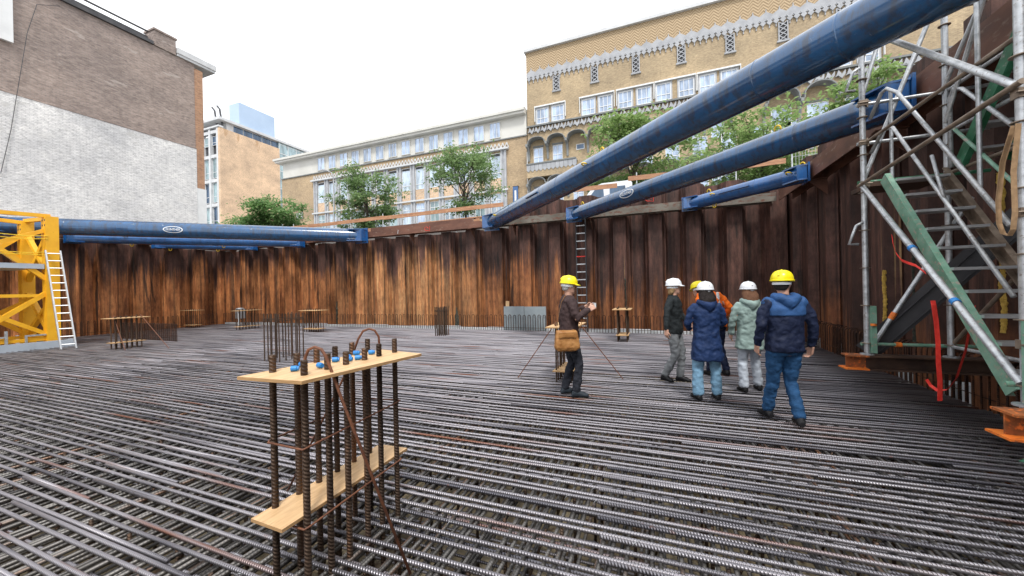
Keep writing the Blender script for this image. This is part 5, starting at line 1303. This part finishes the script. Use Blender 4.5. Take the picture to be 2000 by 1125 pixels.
def sq(m, rows, n=20):
    vs = []; fs = []
    for cx, cy, z, rx, ry in rows:
        for q in range(n):
            a = 2 * math.pi * q / n; c, s = math.cos(a), math.sin(a); vs.append((cx + rx * math.copysign(abs(c) ** .5, c), cy + ry * math.copysign(abs(s) ** .5, s), z))
    for i in range(len(rows) - 1):
        for q in range(n): fs.append((i * n + q, i * n + (q + 1) % n, (i + 1) * n + (q + 1) % n, (i + 1) * n + q))
    fs += [tuple(range(n))[::-1], tuple((len(rows) - 1) * n + q for q in range(n))]; m.add(vs, fs)
sq(m, [(.255, -.10, .70, .02, .10), (.255, -.10, .715, .065, .155), (.255, -.10, .76, .078, .185), (.25, -.10, .86, .070, .175), (.245, -.10, .97, .055, .155), (.24, -.10, 1.0, .03, .145)])
bo = soft(fromlocal(m, W1, k1), 'bag_body', 'tan_leather', t, .009, 4, .022)
m = MB(); m.box((.305, -.23, .90), (.325, .02, .975)); m.box((.318, -.19, .915), (.332, -.02, .945)); fromlocal(m, W1, k1).build('flap_pocket', 'tan_leather', t)
m = MB(); ribbon(m, [(.25, -.255, .98), (.235, -.235, 1.10), (.20, -.195, 1.25), (.14, -.14, 1.40), (.07, -.07, 1.478), (.0, .02, 1.475), (-.08, .12, 1.38)], .035, (.1, .1, .6)); ribbon(m, [(.25, .06, .98), (.22, .12, 1.06), (.17, .158, 1.14), (.05, .165, 1.27)], .035, (.2, .3, .6)); fromlocal(m, W1, k1).build('strap', 'tan_leather', t)
# man in black, walking to the right, turned three quarters towards the camera
pose = dict(arm={-1: [(-.27, .05, 1.16), (-.22, .20, .98), (.1, .6, -.7), (.8, 0, 0)], 1: [(.34, -.03, 1.17), (.40, -.02, .93), (.1, 0, -1), (-.6, .4, 0)]},
            leg={-1: [(-.09, .10, .50), (-.10, .06, .09), (-.11, .22, .035)], 1: [(.09, .04, .49), (.10, -.14, .12), (.12, -.01, .045)]}, thumb={-1: (0, .3, 1), 1: (0, 1, 0)}, wide=1.05)
person('man in a black shirt and grey trousers with a white helmet, looking right', (.26, 6.72), face_dir(.80, -.60), pose, 'black_cloth', 'grey_cloth', 'black_shoe', 'blond_hair', 'white_shell', 'mid', H=1.69, head_yaw=.55, hem=.84, build=.98)
# woman in long navy coat, back view
pose = dict(arm={-1: [(-.27, .02, 1.16), (-.19, .17, 1.05), (.6, .6, .2), (0, 0, 1)], 1: [(.27, .02, 1.16), (.20, .18, 1.04), (-.6, .6, .2), (0, 0, 1)]}, leg=stand(0, .13), wide=1.22)
person('person with long dark hair in a knee-length navy coat and light jeans, seen from behind', (.64, 5.80), face_dir(.05, 1), pose, 'navy_cloth', 'light_denim', 'black_shoe', 'dark_hair', 'white_shell', 'long', H=1.62, hem=.60, flare=1.02, hood='navy_cloth', build=1.0)
# person in orange beyond her
pose = dict(arm={-1: [(-.27, .0, 1.15), (-.25, .16, .95), (0, .5, -.8), (.8, 0, 0)], 1: [(.28, .02, 1.18), (.24, .16, 1.0), (0, .6, -.6), (-.8, 0, 0)]},
            leg={-1: [(-.10, .04, .49), (-.12, 0, .09), (-.13, .15, .035)], 1: [(.11, .06, .50), (.14, -.06, .10), (.16, .09, .04)]}, vest=1)
person('person in an orange jacket and yellow helmet, mostly hidden behind the navy coat', (.97, 7.42), face_dir(-.05, 1), pose, 'orange_cloth', 'deep_navy_cloth', 'black_shoe', 'dark_hair', 'yellow_shell', 'short', H=1.76, lean=(-.06, .10), bow=(-.13, .07, -.12), head_pitch=-.3, head_yaw=.2)
# woman in mint raincoat
pose = dict(arm={-1: [(-.255, .0, 1.16), (-.235, .09, .93), (0, .4, -.9), (.8, 0, 0)], 1: [(.26, .0, 1.15), (.24, .10, .93), (0, .4, -.9), (-.8, 0, 0)]},
            leg={-1: [(-.10, .03, .49), (-.11, -.02, .09), (-.12, .12, .035)], 1: [(.13, .10, .50), (.17, .08, .09), (.19, .22, .035)]}, wide=1.12)
person('person in a mint green raincoat and pale trousers, left of the navy and blue jacket', (1.28, 6.42), face_dir(.1, 1), pose, 'mint_cloth', 'pale_denim', 'black_shoe', 'auburn_hair', 'white_shell', 'long', H=1.61, hem=.70, hood='mint_cloth', build=.97)
# man in two tone blue jacket, walking away
pose = dict(arm={-1: [(-.265, -.03, 1.15), (-.27, .06, .90), (.1, .3, -.95), (.9, 0, 0)], 1: [(.285, -.03, 1.15), (.31, .04, .89), (0, .3, -.95), (-.9, 0, 0)]},
            leg={-1: [(-.08, .10, .50), (-.085, .22, .10), (-.10, .36, .04)], 1: [(.085, .06, .49), (.10, -.08, .10), (.14, .07, .045)]}, wide=1.08)
person('man in a two-tone blue jacket, blue jeans and yellow helmet, nearest of the group', (1.35, 5.05), face_dir(.12, 1), pose, 'deep_navy_cloth', 'blue_denim', 'black_shoe', 'dark_hair', 'yellow_shell', 'short', H=1.72, build=1.04, yoke='royal_cloth', hood='royal_cloth', head_yaw=-.75, hem=.84)
